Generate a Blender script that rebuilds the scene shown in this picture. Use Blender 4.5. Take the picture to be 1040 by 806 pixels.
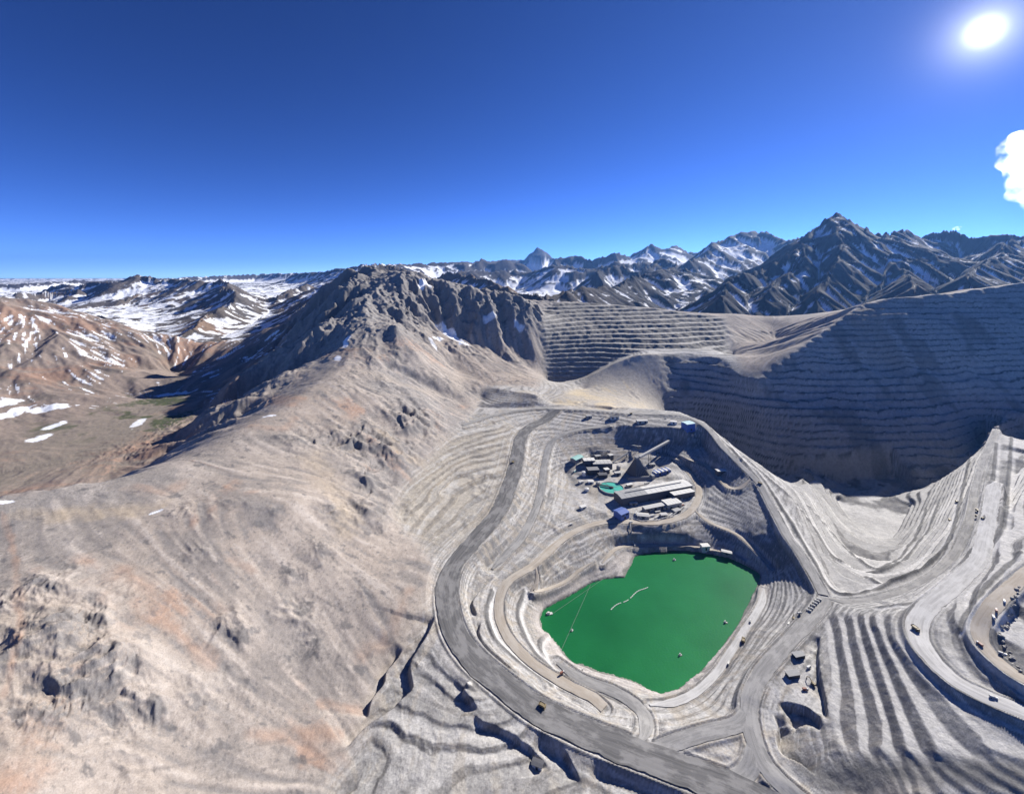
import bpy, bmesh, math, random
import numpy as np
from mathutils import Vector, Matrix

# ------------------------------------------------------------------ camera, sky, sun, exposure
scene = bpy.context.scene
for o in list(bpy.data.objects):
    bpy.data.objects.remove(o)
C = scene.collection
CAMZ = 500.0                      # the drone hovers 500 m above the tailings lake (lake = 0)
FPX, CU, V0 = 440.0, 520.0, 280.0  # focal length and principal point of the 1040 px wide photograph
cam_d = bpy.data.cameras.new('camera')
cam = bpy.data.objects.new('camera', cam_d)
C.objects.link(cam)
cam.location = (0, 0, CAMZ)
cam.rotation_euler = (math.radians(90), 0, 0)
cam_d.sensor_fit = 'HORIZONTAL'
cam_d.sensor_width = 36
cam_d.lens = 36 * FPX / 1040
cam_d.shift_y = -(403 - V0) / 1040
cam_d.clip_start = 1
cam_d.clip_end = 200000
scene.camera = cam

SUN_AZ = 50.0
SUN_EL = 28.5
SUN_DISC_EL = math.degrees(math.atan2(248, math.hypot(480, 440)))
def dirvec(az, el):
    a, e = math.radians(az), math.radians(el)
    return Vector((math.sin(a) * math.cos(e), math.cos(a) * math.cos(e), math.sin(e)))
sun_d = bpy.data.lights.new('sun', 'SUN')
sun = bpy.data.objects.new('sun', sun_d)
C.objects.link(sun)
sun_d.energy = 5.0
sun_d.angle = math.radians(0.53)
sun_d.color = (1.0, 0.955, 0.89)
sun.rotation_euler = dirvec(SUN_AZ, SUN_EL).to_track_quat('Z', 'Y').to_euler()
sun.location = dirvec(SUN_AZ, SUN_EL) * 3000

world = bpy.data.worlds.new('World')
scene.world = world
world.use_nodes = True
wn, wl = world.node_tree.nodes, world.node_tree.links
for n in list(wn):
    wn.remove(n)
sky = wn.new('ShaderNodeTexSky')
sky.sky_type = 'NISHITA'
sky.sun_disc = False
sky.sun_elevation = math.radians(SUN_EL)
sky.sun_rotation = math.radians(SUN_AZ)
sky.altitude = 3800
sky.air_density = 0.4
sky.dust_density = 0.0
sky.ozone_density = 1.5
bg = wn.new('ShaderNodeBackground')
bg.inputs['Strength'].default_value = 0.09
hs = wn.new('ShaderNodeHueSaturation'); hs.inputs['Saturation'].default_value = 1.2; hs.inputs['Hue'].default_value = 0.512
wl.new(sky.outputs[0], hs.inputs['Color'])
gm = wn.new('ShaderNodeGamma'); gm.inputs['Gamma'].default_value = 1.27
wl.new(hs.outputs[0], gm.inputs[0])
wl.new(gm.outputs[0], bg.inputs[0])
# visible sun disc and aureole, added to the sky lower than the sun lamp
tc = wn.new('ShaderNodeTexCoord')
dot = wn.new('ShaderNodeVectorMath'); dot.operation = 'DOT_PRODUCT'
dot.inputs[1].default_value = dirvec(math.degrees(math.atan2(480, 440)), SUN_DISC_EL)
nrm = wn.new('ShaderNodeVectorMath'); nrm.operation = 'NORMALIZE'
wl.new(tc.outputs['Generated'], nrm.inputs[0])
wl.new(nrm.outputs[0], dot.inputs[0])
ang = wn.new('ShaderNodeMath'); ang.operation = 'ARCCOSINE'; ang.use_clamp = False
wl.new(dot.outputs['Value'], ang.inputs[0])
ramp = wn.new('ShaderNodeFloatCurve') if False else wn.new('ShaderNodeMapRange')
def mathn(op, a, b=None):
    n = wn.new('ShaderNodeMath'); n.operation = op
    for k, x in enumerate((a, b)):
        if x is None: continue
        if isinstance(x, (int, float)): n.inputs[k].default_value = x
        else: wl.new(x, n.inputs[k])
    return n.outputs[0]
ramp.interpolation_type = 'SMOOTHSTEP'
ramp.inputs['From Min'].default_value = math.radians(1.75)
ramp.inputs['From Max'].default_value = math.radians(0.2)
wl.new(ang.outputs[0], ramp.inputs['Value'])
disc = mathn('MULTIPLY', ramp.outputs[0], 0.35)
a1 = mathn('MULTIPLY', mathn('EXPONENT', mathn('MULTIPLY', ang.outputs[0], -1 / math.radians(1.25))), 1.1)
a2 = mathn('MULTIPLY', mathn('EXPONENT', mathn('MULTIPLY', ang.outputs[0], -1 / math.radians(9.0))), 0.045)
glow = mathn('ADD', mathn('ADD', disc, a1), a2)
em = wn.new('ShaderNodeBackground')
em.inputs['Color'].default_value = (0.93, 0.95, 1.0, 1)
wl.new(glow, em.inputs['Strength'])
add = wn.new('ShaderNodeAddShader')
wl.new(bg.outputs[0], add.inputs[0]); wl.new(em.outputs[0], add.inputs[1])
out = wn.new('ShaderNodeOutputWorld')
wl.new(add.outputs[0], out.inputs['Surface'])

scene.view_settings.view_transform = 'Standard'
scene.view_settings.look = 'None'
scene.view_settings.exposure = 0.88
scene.view_settings.gamma = 1.0
scene.view_settings.use_curve_mapping = False
scene.render.engine = 'CYCLES'
scene.cycles.max_bounces = 4
scene.cycles.diffuse_bounces = 2
scene.cycles.volume_bounces = 0
scene.cycles.use_denoising = True

# ------------------------------------------------------------------ surveying helpers
def P(u, v, Z=None, Y=None):
    """A sight line of the photograph cut at the height Z (below the drone) or the distance Y -> (x, y, z) in metres."""
    if Y is None:
        Y = -Z * FPX / (v - V0)
    else:
        Z = (V0 - v) / FPX * Y
    return ((u - CU) / FPX * Y, Y, Z)
def LZ(*pts):      # points (u, v, Z)
    return np.array([P(u, v, Z=z) for u, v, z in pts])
def LY(*pts):      # points (u, v, Y)
    return np.array([P(u, v, Y=y) for u, v, y in pts])
def CZ(z, *pts):   # a contour
    return np.array([P(u, v, Z=z) for u, v in pts])
def smooth_line(p, step):
    """Catmull-Rom through the points, resampled every `step` metres."""
    p = np.asarray(p, float)
    q = np.vstack([2 * p[0] - p[1], p, 2 * p[-1] - p[-2]])
    outp = []
    for i in range(len(p) - 1):
        a, b, c, d = q[i:i + 4]
        n = max(2, int(np.linalg.norm((c - b)[:2]) / step))
        t = np.linspace(0, 1, n, endpoint=False)[:, None]
        outp.append(0.5 * (2 * b + (c - a) * t + (2 * a - 5 * b + 4 * c - d) * t * t + (3 * b - a - 3 * c + d) * t ** 3))
    outp.append(p[-1:])
    return np.vstack(outp)
def sst(a, b, x):
    t = np.clip((x - a) / (b - a), 0, 1)
    return t * t * (3 - 2 * t)

# ------------------------------------------------------------------ noise
rng = np.random.default_rng(11)
_ang = rng.uniform(0, 2 * np.pi, (256, 256)).astype(np.float32)
_GX, _GY = np.cos(_ang), np.sin(_ang)
_GXF, _GYF = _GX.ravel().copy(), _GY.ravel().copy()
_R1 = rng.uniform(0, 1, (256, 256)).astype(np.float32)
_R2 = rng.uniform(0, 1, (256, 256)).astype(np.float32)
def pnoise(x, y, seed=0):
    x = x + seed * 17.31; y = y + seed * 41.77
    xi = np.floor(x); yi = np.floor(y)
    fx = (x - xi).astype(np.float32); fy = (y - yi).astype(np.float32)
    ix = xi.astype(np.int32); iy = yi.astype(np.int32)
    x0, y0, x1, y1 = ix & 255, iy & 255, (ix + 1) & 255, (iy + 1) & 255
    def g(a, b, dx, dy):
        k = a * 256 + b
        return _GXF.take(k) * dx + _GYF.take(k) * dy
    u = fx * fx * fx * (fx * (fx * 6 - 15) + 10); v = fy * fy * fy * (fy * (fy * 6 - 15) + 10)
    n0 = g(x0, y0, fx, fy) * (1 - u) + g(x1, y0, fx - 1, fy) * u
    n1 = g(x0, y1, fx, fy - 1) * (1 - u) + g(x1, y1, fx - 1, fy - 1) * u
    return (n0 * (1 - v) + n1 * v) * 1.5
_TILES = {}
def tile(octs, gain, ridged):
    """one repeating sheet of fractal noise, 16 waves wide"""
    key = (octs, gain, ridged)
    if key not in _TILES:
        n = 1024
        t = (np.arange(n, dtype=np.float32) / n)
        s = np.zeros((n, n), np.float32); a = 1.0; tot = 0.0
        for o in range(octs):
            per = 16 * 2 ** o
            p = t * per
            i0 = p.astype(np.int32); f = p - i0; i1 = (i0 + 1) % per
            tb = rng.uniform(0, 2 * np.pi, (per, per)).astype(np.float32)
            gx, gy = np.cos(tb), np.sin(tb)
            w = f * f * f * (f * (f * 6 - 15) + 10)
            fy, fx = f[:, None], f[None, :]
            def d(iy, ix, oy, ox):
                return gx[iy][:, ix] * (fx - ox) + gy[iy][:, ix] * (fy - oy)
            top = d(i0, i0, 0, 0) * (1 - w)[None] + d(i0, i1, 0, 1) * w[None]
            bot = d(i1, i0, 1, 0) * (1 - w)[None] + d(i1, i1, 1, 1) * w[None]
            v = (top * (1 - w)[:, None] + bot * w[:, None]) * 1.5
            if ridged: v = 1 - 2 * np.abs(v)
            s += a * v; tot += a; a *= gain
        s /= tot
        _TILES[key] = np.pad(s, ((0, 1), (0, 1)), mode='wrap').ravel().copy()
    return _TILES[key]
def fbm(x, y, wl, octs, seed=0, gain=0.5, ridged=False):
    T = tile(octs, gain, ridged)
    c, s = math.cos(seed * 1.7), math.sin(seed * 1.7)
    k = 64.0 / wl
    u = (x * c - y * s) * k + seed * 137.3; v = (x * s + y * c) * k + seed * 91.7
    iu = np.floor(u); iv = np.floor(v)
    fu = (u - iu).astype(np.float32); fv = (v - iv).astype(np.float32)
    q = (iv.astype(np.int64) & 1023).astype(np.int32) * 1025 + (iu.astype(np.int64) & 1023).astype(np.int32)
    return (T.take(q) * (1 - fu) + T.take(q + 1) * fu) * (1 - fv) + (T.take(q + 1025) * (1 - fu) + T.take(q + 1026) * fu) * fv
def gullies(x, y, gx, gy, waves, depth, seed=0):
    """Branching drainage: stripes that run down the slope, each octave bent by the ones before it."""
    h = np.zeros(np.shape(x), np.float32)
    gx = gx.astype(np.float32).copy(); gy = gy.astype(np.float32).copy()
    for k, (wlen, dp) in enumerate(zip(waves, depth)):
        if dp == 0: continue
        m = np.sqrt(gx * gx + gy * gy) + 1e-4
        dx, dy = -gy / m, gx / m
        px = (x / wlen + 13.7 * (k + seed)).astype(np.float32); py = (y / wlen + 7.3 * (k + seed)).astype(np.float32)
        cx = np.floor(px); cy = np.floor(py)
        sc = np.zeros_like(px); ss = np.zeros_like(px); sw = np.zeros_like(px)
        for i in (-1, 0, 1):
            for j in (-1, 0, 1):
                ax = (cx + i).astype(np.int32) & 255; ay = (cy + j).astype(np.int32) & 255
                r1, r2 = _R1[ax, ay], _R2[ax, ay]
                rx = px - (cx + i + r1); ry = py - (cy + j + r2)
                w = np.exp(-1.9 * (rx * rx + ry * ry))
                ph = 6.2832 * ((rx * dx + ry * dy) * 0.95 + r1 * 3)
                sc += w * np.cos(ph); ss += w * np.sin(ph); sw += w
        sc /= sw; ss /= sw
        steep = np.clip(m / 0.5, 0, 1.4)
        h += dp * wlen * steep * sc
        k2 = -dp * wlen * steep * ss * 6.2832 * 0.95 / wlen * 0.8
        gx += k2 * dx; gy += k2 * dy
    return h
# ------------------------------------------------------------------ survey of the place
# lake shore, roads, bench crests, ridges: (u, v, height below the drone) or (u, v, distance)
SHORE = CZ(-500, (549, 627), (553, 618), (575, 607), (590, 598), (600, 592), (616, 588), (634, 586), (640, 576), (645, 565), (657, 562), (668, 560),
           (680, 559), (700, 559), (715, 561), (740, 566), (757, 574), (771, 583), (766, 600), (760, 612), (749, 632),
           (741, 645), (729, 662), (715, 678), (694, 696), (683, 701), (671, 704), (660, 700), (646, 692), (632, 687),
           (620, 683), (605, 679), (594, 673), (580, 668), (572, 660), (560, 646), (551, 638))
ROADS = {}
def road(key, pts, width, blend=9.0, berm=1.4, mat='road_grey', strip=True):
    ROADS[key] = dict(line=smooth_line(pts, 5.0), w=width, blend=blend, berm=berm, mat=mat, strip=strip)
MAIN = LZ((565, 416, -400), (554, 426, -412), (538, 434, -415), (529, 445, -420), (526, 460, -426), (523, 475, -431), (517, 494, -436), (506, 520, -441), (482, 549, -445),
          (462, 573, -448), (454, 597, -450), (456, 622, -452), (464, 646, -454), (482, 670, -457), (510, 694, -460), (543, 719, -463),
          (583, 739, -466), (616, 753, -468), (650, 766, -469), (698, 784, -470), (748, 803, -470), (800, 830, -470))
RIM = LZ((470, 432, -404), (505, 421, -402), (540, 415, -400), (565, 415, -399), (602, 417, -397), (640, 420, -396), (680, 421, -394), (700, 424, -394), (715, 432, -396), (725, 442, -400),
         (735, 455, -406), (752, 472, -420), (770, 490, -432), (785, 517, -444), (800, 545, -451), (811, 560, -454), (828, 588, -457), (838, 607, -459))
INNER = LZ((620, 432, -410), (585, 437, -418), (562, 447, -428), (554, 467, -442), (550, 495, -455), (543, 520, -460), (530, 545, -463),
           (515, 562, -465), (500, 578, -467))
RING = LZ((672, 461, -456), (680, 465, -458), (695, 475, -460), (707, 490, -462), (710, 502, -464), (704, 516, -466), (690, 526, -468), (665, 531, -469), (640, 530, -469),
          (615, 530, -469), (590, 537, -469), (570, 549, -469), (543, 573, -468), (518, 589, -468), (508, 605, -470), (507, 625, -472), (513, 642, -473), (522, 655, -474),
          (543, 675, -476), (575, 695, -478), (603, 709, -480), (614, 719, -481))
EASTB = LZ((676, 463, -452), (690, 464, -446), (715, 472, -444), (730, 485, -446), (740, 495, -447), (752, 495, -441), (763, 486, -430))
SOUTHB = LZ((704, 517, -466), (720, 530, -472), (747, 542, -476), (765, 557, -482), (785, 578, -491))
DAM = LZ((612, 572, -490), (622, 560, -489), (632, 555, -490), (650, 554, -493), (670, 554, -494), (700, 554.5, -494), (715, 557, -494.5), (740, 562, -495), (757, 568, -496))
SHOREW = LZ((543, 573, -468), (546, 590, -476), (541, 600, -480), (556, 598, -488), (575, 590, -491), (590, 578, -488), (602, 571, -486))
UROAD = LZ((566, 673, -490), (591, 690, -487), (621, 701, -485), (643, 714, -483), (655, 728, -479), (655, 745, -472), (645, 760, -469))
EASTSHORE = LZ((776, 598, -492), (774, 611, -490), (766, 626, -489), (758, 637, -489), (749, 652, -489), (738, 668, -489), (728, 683, -489), (708, 702, -488), (685, 713, -486), (660, 716, -483))
DOWN = LZ((838, 607, -459), (832, 618, -459), (799, 654, -460), (775, 682, -462), (763, 706, -464), (761, 727, -466), (767, 755, -467), (779, 779, -467), (803, 803, -466), (830, 825, -466))
LINK = LZ((762, 722, -466), (750, 735, -467), (720, 743, -468), (690, 752, -469), (655, 764, -469), (630, 757, -468))
LINK2 = LZ((768, 756, -467), (760, 782, -469), (735, 797, -470))
CONT = LZ((838, 607, -459), (864, 611, -460), (900, 605, -458), (933, 593, -456), (957, 577, -453), (973, 557, -448), (985, 528, -438), (991, 496, -433), (998, 470, -429), (1012, 436, -420))
WHITE = LZ((1010, 490, -398), (1005, 520, -403), (1001, 541, -406), (993, 569, -409), (965, 597, -412), (941, 618, -415), (931, 638, -417), (941, 662, -416),
           (969, 690, -415), (1001, 707, -413), (1040, 723, -411), (1100, 747, -407))
TAN = LZ((1090, 548, -380), (1040, 585, -386), (1010, 613, -391), (995, 638, -400), (1001, 658, -403), (1022, 678, -403), (1040, 690, -402), (1090, 716, -398))
road('main', MAIN, 31, 12)
road('rim', RIM, 13, 5)
road('inner', INNER, 15, 5)
road('ring', RING, 13, 5, mat='road_tan')
road('eastb', EASTB, 10, 4, mat='road_tan')
road('southb', SOUTHB, 8, 4, mat='road_tan')
road('dam', DAM, 7, 3, mat='road_tan')
road('shorew', SHOREW, 6, 4, mat='road_tan')
road('uroad', UROAD, 15, 6)
road('eastshore', EASTSHORE, 9, 5, mat='road_white')
road('down', DOWN, 17, 7)
road('link', LINK, 15, 6, mat='road_grey')
road('link2', LINK2, 16, 6)
road('cont', CONT, 10, 5)
road('white', WHITE, 19, 6, mat='road_white')
road('tan', TAN, 15, 5, mat='road_tan')

CONS = []          # breaklines of the smooth ground surface
def con(a): CONS.append(np.asarray(a, float))
for k, r in ROADS.items(): con(r['line'])
con(np.vstack([SHORE, SHORE[:1]]))
# --- left mountain
CREST = LY((414, 277, 1950), (400, 283, 1900), (375, 296, 1780), (362, 325, 1550), (356, 350, 1380), (344, 375, 1220), (320, 392, 1090), (300, 402, 1020), (286, 415, 970),
           (263, 424, 910), (229, 444, 830), (188, 469, 740), (135, 480, 680), (84, 489, 640), (0, 503, 590), (-120, 520, 530))
con(CREST)
con(LY((414, 277, 1950), (381, 275, 2100), (350, 291, 2000), (320, 318, 1900), (296, 345, 1800), (269, 366, 1650), (249, 380, 1590), (222, 398, 1500)))
con(LY((414, 277, 1950), (425, 279, 1980), (437, 287, 1980), (470, 292, 2000), (500, 297, 2020), (530, 304, 2000), (545, 314, 1960)))     # cliff top
con(LY((440, 338, 1800), (470, 345, 1790), (500, 355, 1760), (530, 370, 1700), (548, 378, 1690)))                                  # cliff foot
con(LY((455, 375, 1560), (490, 390, 1460), (520, 397, 1400), (545, 400, 1360)))
con(LZ((400, 522, -421), (412, 495, -418), (430, 475, -414), (455, 450, -409), (478, 425, -403), (488, 405, -398)))                   # foot of the mountain
con(LZ((385, 690, -463), (405, 665, -458), (425, 640, -452), (438, 610, -447), (445, 580, -443), (432, 556, -436), (400, 535, -424)))
for u, v, z in [(300, 500, -338), (300, 600, -405), (200, 600, -372), (100, 600, -345), (100, 700, -375), (100, 806, -405), (0, 806, -370), (0, 700, -352), (0, 600, -330),
                (200, 700, -412), (200, 806, -440), (300, 700, -450), (300, 790, -466), (250, 500, -322), (350, 560, -405), (380, 600, -425), (350, 650, -442), (-120, 700, -320),
                (360, 480, -368), (400, 450, -366), (430, 400, -330), (380, 400, -300), (420, 350, -225), (400, 320, -135), (450, 420, -392), (-100, 900, -360), (120, 1000, -430), (300, 1000, -470)]:
    p = P(u, v, Z=z); con([p, (p[0] + 4, p[1], p[2])])
# --- valley behind the crest
for u, v, z in [(0, 480, -400), (60, 476, -401), (120, 468, -402), (150, 454, -404), (170, 437, -405), (180, 420, -405), (188, 402, -405)]:
    p = P(u, v, Z=z); con([p, (p[0] + 40, p[1] + 10, p[2])])
con([(-760, 620, -380), (-740, 850, -388), (-790, 1050, -395), (-900, 1300, -402)])
con([(-1700, 900, -405), (-1300, 760, -402), (-900, 540, -380), (-760, 350, -340)])
con(LY((-160, 282, 2000), (-60, 296, 1900), (0, 306, 1850), (25, 318, 1820), (45, 325, 1800), (75, 350, 1680), (115, 383, 1520), (148, 408, 1390)))
con(LZ((-60, 464, -395), (20, 460, -395), (60, 450, -396), (100, 436, -398), (140, 418, -402)))
con(LY((165, 378, 1800), (190, 384, 1720), (205, 374, 1850)))
# --- foreground terraces, front of the big road
con(LZ((560, 752, -467), (600, 780, -469), (650, 806, -470), (700, 830, -471)))
con(LZ((446, 668, -454), (474, 692, -456), (498, 712, -459), (530, 738, -463)))
con(LZ((480, 745, -464), (440, 785, -467), (400, 820, -469)))
con(LZ((380, 745, -466), (350, 790, -469), (330, 830, -472)))
con(LZ((420, 690, -459), (428, 730, -463), (470, 716, -461)))
con(LZ((540, 806, -469), (480, 860, -472), (620, 900, -474), (760, 900, -474)))
# --- tan fan between the mountain foot and the road
con(LZ((450, 500, -432), (470, 475, -426), (495, 445, -415)))
# --- plant basin
con(LZ((575, 480, -463), (580, 500, -465), (584, 520, -467)))
con(LZ((592, 455, -440), (625, 452, -441), (660, 451, -441), (690, 452, -439)))
con(LZ((632, 431, -404), (655, 433, -404), (680, 434, -403), (700, 437, -403)))
con(LZ((600, 465, -459), (640, 470, -461), (670, 480, -462), (690, 500, -465), (650, 520, -467), (610, 520, -467)))
con(LZ((588, 550, -472), (610, 545, -474), (640, 541, -476), (670, 541, -477), (700, 540, -478)))
con(LZ((712, 452, -436), (722, 462, -432), (705, 456, -440)))
# --- pit
PITRIM = LZ((560, 409, -401), (620, 412, -399), (660, 415, -397), (690, 418, -397), (715, 428, -400), (735, 445, -409), (753, 458, -419), (775, 474, -431), (795, 492, -441), (808, 512, -449), (822, 545, -457), (838, 578, -463), (850, 595, -465), (872, 603, -465))
con(PITRIM)
con(LZ((746, 455, -410), (764, 473, -423), (783, 492, -436), (799, 518, -447), (812, 545, -454), (826, 567, -457), (842, 592, -460)))
con(CZ(-478, (805, 495), (826, 533), (846, 570), (864, 589), (882, 593), (930, 579), (968, 535), (985, 490), (1004, 450), (1020, 425)))
con(CZ(-500, (812, 492), (834, 530), (852, 562), (870, 580), (890, 584), (925, 570), (958, 530), (982, 475), (1012, 430)))
con(CZ(-540, (815, 483), (838, 520), (856, 550), (874, 568), (900, 572), (935, 545), (970, 478), (1004, 443)))
con(CZ(-580, (822, 475), (845, 512), (862, 535), (880, 553), (905, 558), (928, 530), (950, 490)))
con(CZ(-608, (850, 506), (862, 522), (880, 542), (900, 548), (915, 530), (925, 513)))
con(LY((560, 409, 1350), (592, 413, 1330), (620, 416, 1325), (645, 418, 1330), (662, 419, 1345)))
con(LY((592, 396, 1560), (603, 380, 1650), (625, 368, 1690), (647, 360, 1710), (664, 359, 1720)))
con([(500, 1345, -440), (530, 1400, -490), (580, 1500, -560), (660, 1480, -585), (780, 1300, -607), (900, 1245, -610), (1060, 1215, -608), (1300, 1265, -590)])
con([(480, 1340, -470), (560, 1250, -520), (650, 1220, -560), (740, 1200, -596)])
WALLTOP = LY((664, 359, 1720), (680, 359, 1735), (700, 360, 1740), (730, 362, 1690), (748, 379, 1560), (768, 386, 1500), (785, 373, 1540),
             (800, 362, 1570), (830, 341, 1650), (858, 321, 1720), (876, 308, 1770), (900, 302, 1800), (930, 300, 1820), (970, 297, 1850), (1010, 290, 1880), (1040, 286, 1900), (1100, 292, 1920), (1180, 310, 1900))
con(WALLTOP)
con([(1300, 1265, -590), (1560, 1360, -550), (1800, 1480, -490), (2050, 1590, -420), (2600, 1710, -330)])   # foot of the right wall, corner of the lit benches
# right-hand benches
con(CZ(-430, (1040, 462), (1022, 500), (990, 552), (965, 578), (935, 601)))
con(CZ(-400, (1060, 470), (1040, 500), (1024, 530), (1012, 552)))
con(CZ(-360, (1100, 470), (1080, 500)))
con(LZ((1040, 640, -397), (1060, 640, -393), (1030, 620, -394)))
con(LZ((1012, 640, -398), (1022, 658, -400), (1035, 668, -400)))
con(LZ((1040, 420, -455), (1060, 410, -450)))
con([(1300, 800, -330), (1500, 500, -300), (1100, 400, -320), (800, 250, -350), (700, 130, -380)])
con([(1500, 1150, -460), (1900, 1150, -390), (2300, 1000, -330), (2600, 1300, -330)])
# bench staircase east of the ramp
STAIR = [(-456, [(838, 632), (840, 642), (843, 665), (846, 690), (842, 715)]), (-449, [(850, 622), (852, 630), (856, 654), (864, 690), (870, 723), (872, 763)]), (-442, [(864, 622), (866, 630), (872, 658), (884, 698), (896, 731), (894, 761)]),
         (-435, [(876, 622), (878, 632), (888, 662), (904, 707), (921, 761)]), (-428, [(888, 622), (890, 634), (908, 674), (933, 723), (953, 764)]), (-421, [(905, 622), (908, 646), (933, 682), (973, 723), (1005, 759), (1040, 768), (1100, 780)])]
for z, l in STAIR: con(CZ(z, *l))
con(LZ((812, 668, -459), (805, 690, -461), (800, 705, -462), (825, 690, -460)))
con(LZ((795, 720, -466), (815, 735, -466), (790, 745, -467)))
con(LZ((800, 772, -466), (840, 790, -463), (872, 806, -458), (933, 806, -439), (1040, 806, -428), (1100, 806, -420)))
con(LZ((800, 860, -476), (900, 880, -468), (1100, 900, -448)))
# --- upper terraced face behind, and the brown hill
con(LY((548, 318, 2150), (560, 309, 2280), (600, 307, 2350), (660, 312, 2350), (700, 318, 2300), (735, 323, 2240)))
con(LY((556, 392, 1700), (590, 384, 1730), (620, 368, 1770), (650, 356, 1800), (700, 354, 1810), (733, 357, 1790)))
con(LY((740, 340, 2020), (745, 365, 1800)))
con(LY((742, 319, 2300), (770, 318, 2450), (810, 322, 2500), (840, 318, 2480)))
con(LY((765, 350, 1980), (790, 352, 1990), (782, 330, 2250)))

# --- far ranges: ridge lines (u, v, distance)
RIDGES = [
 (0.62, LY((-260, 282, 2500), (-160, 282, 2050), (0, 306, 1870), (45, 325, 1820))),
 (0.55, LY((20, 312, 4200), (60, 316, 3900), (95, 322, 3500), (112, 331, 3200), (138, 350, 2900), (165, 378, 2600))),
 (0.45, LY((60, 292, 7200), (100, 289, 6500), (145, 283, 6000), (180, 284, 6000), (215, 288, 5600), (238, 298, 4600), (226, 308, 4000), (205, 325, 3400), (195, 340, 3000))),
 (0.50, LY((255, 372, 2350), (272, 348, 2650), (300, 320, 3000), (330, 296, 3800), (352, 282, 4400), (372, 270, 5000), (395, 273, 5200))),
 (0.45, LY((250, 312, 5200), (285, 302, 5400), (310, 290, 6000))),
 (0.40, LY((-80, 288, 9000), (20, 290, 9000), (60, 286, 10500), (120, 285, 12000), (200, 281, 15000), (260, 278, 18000), (310, 277, 16000))),
 (0.50, LY((300, 279, 13000), (340, 274, 11000), (372, 269, 9500), (420, 268, 11000), (470, 266, 13000), (510, 265, 16000))),
 (0.42, LY((-200, 290, 4200), (-80, 296, 4600), (0, 300, 5200), (70, 297, 5600))),
 (0.55, LY((430, 272, 17000), (490, 266, 18000), (530, 262, 20000), (546, 251, 20000), (560, 261, 20000), (590, 264, 18000), (620, 266, 16000))),
 (0.55, LY((430, 283, 8500), (480, 276, 9000), (530, 275, 9500), (575, 270, 9000), (610, 272, 8800), (640, 268, 9000), (680, 266, 9500))),
 (0.55, LY((600, 266, 14000), (640, 260, 13000), (659, 247, 12500), (672, 254, 12500), (690, 249, 13000), (706, 256, 13000), (730, 258, 12000))),
 (0.60, LY((690, 272, 7200), (712, 262, 7800), (742, 243, 9000), (763, 236, 9500), (792, 243, 9000), (820, 246, 8000))),
 (0.50, LY((560, 300, 3300), (600, 295, 3700), (640, 287, 4600), (662, 280, 5400), (690, 274, 6000))),
 (0.50, LY((560, 306, 3000), (520, 294, 3600), (480, 284, 4600), (450, 279, 5600))),
 (0.80, LY((728, 301, 3500), (744, 286, 4000), (775, 269, 4500), (810, 251, 4800), (838, 238, 5000), (850, 227, 5000), (861, 219, 5000), (872, 221, 5000), (886, 236, 5050), (905, 242, 5300),
           (935, 237, 5600), (965, 239, 5800), (1000, 241, 5500), (1040, 243, 5100), (1120, 230, 4800), (1220, 240, 4700))),
 (0.60, LY((862, 221, 5000), (850, 250, 4500), (838, 275, 4000), (820, 298, 3500))),
 (0.60, LY((810, 251, 4800), (795, 275, 4300), (770, 295, 3700))),
 (0.60, LY((905, 242, 5300), (912, 262, 4500), (925, 280, 3700), (930, 292, 3000))),
 (0.60, LY((1040, 243, 5100), (1010, 268, 4000), (985, 283, 3200))),
 (0.6, LY((1150, 240, 3500), (1200, 230, 3300), (1300, 240, 3000))),
]
RIDGES.append((0.8, LY((541, 256, 20000), (546, 252, 20000), (551, 257, 20000))))
RIDGES.append((0.8, LY((440, 273, 12500), (458, 268, 12000), (472, 270, 12000), (486, 262, 12500), (500, 267, 12500), (514, 263, 13000), (530, 268, 13000))))
RIDGES.append((0.8, LY((566, 267, 12000), (585, 259, 12500), (600, 264, 12000), (622, 257, 12000), (640, 262, 12000))))
RIDGES.append((0.7, LY((600, 280, 6600), (622, 272, 7200), (648, 276, 7000), (668, 266, 7600), (690, 270, 7400))))
RIDGES = [(k, smooth_line(l, 400.0)) for k, l in RIDGES]
def hfar(x, y):
    h = np.full(np.shape(x), -1e4, np.float32)
    wx = x + 260 * pnoise(x / 1300, y / 1300, 5) + 90 * pnoise(x / 420, y / 420, 6)
    wy = y + 260 * pnoise(x / 1300, y / 1300, 8) + 90 * pnoise(x / 420, y / 420, 9)
    far = sst(2600, 5200, y)
    wx = x + (wx - x) * far; wy = y + (wy - y) * far
    for k, l in RIDGES:
        b = np.full(np.shape(x), 1e12, np.float32); zz = np.zeros(np.shape(x), np.float32)
        for i in range(0, len(l) - 1, 1):
            a, c = l[i], l[i + 1]
            d = c - a; L2 = d[0] ** 2 + d[1] ** 2 + 1e-6
            t = np.clip(((wx - a[0]) * d[0] + (wy - a[1]) * d[1]) / L2, 0, 1)
            dd = (wx - a[0] - t * d[0]) ** 2 + (wy - a[1] - t * d[1]) ** 2
            m = dd < b
            b = np.where(m, dd, b); zz = np.where(m, a[2] + t * d[2], zz)
        dist = np.sqrt(b)
        cand = zz - k * 1100 * (1 - np.exp(-dist / 1100)) - 0.17 * dist
        h = np.maximum(h, cand)
    fl = -440 + 0.02 * np.clip(y - 3000, 0, 9000)
    h = fl + np.log1p(np.exp(np.clip((h - fl) / 60, -20, 40))) * 60
    return h

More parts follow.
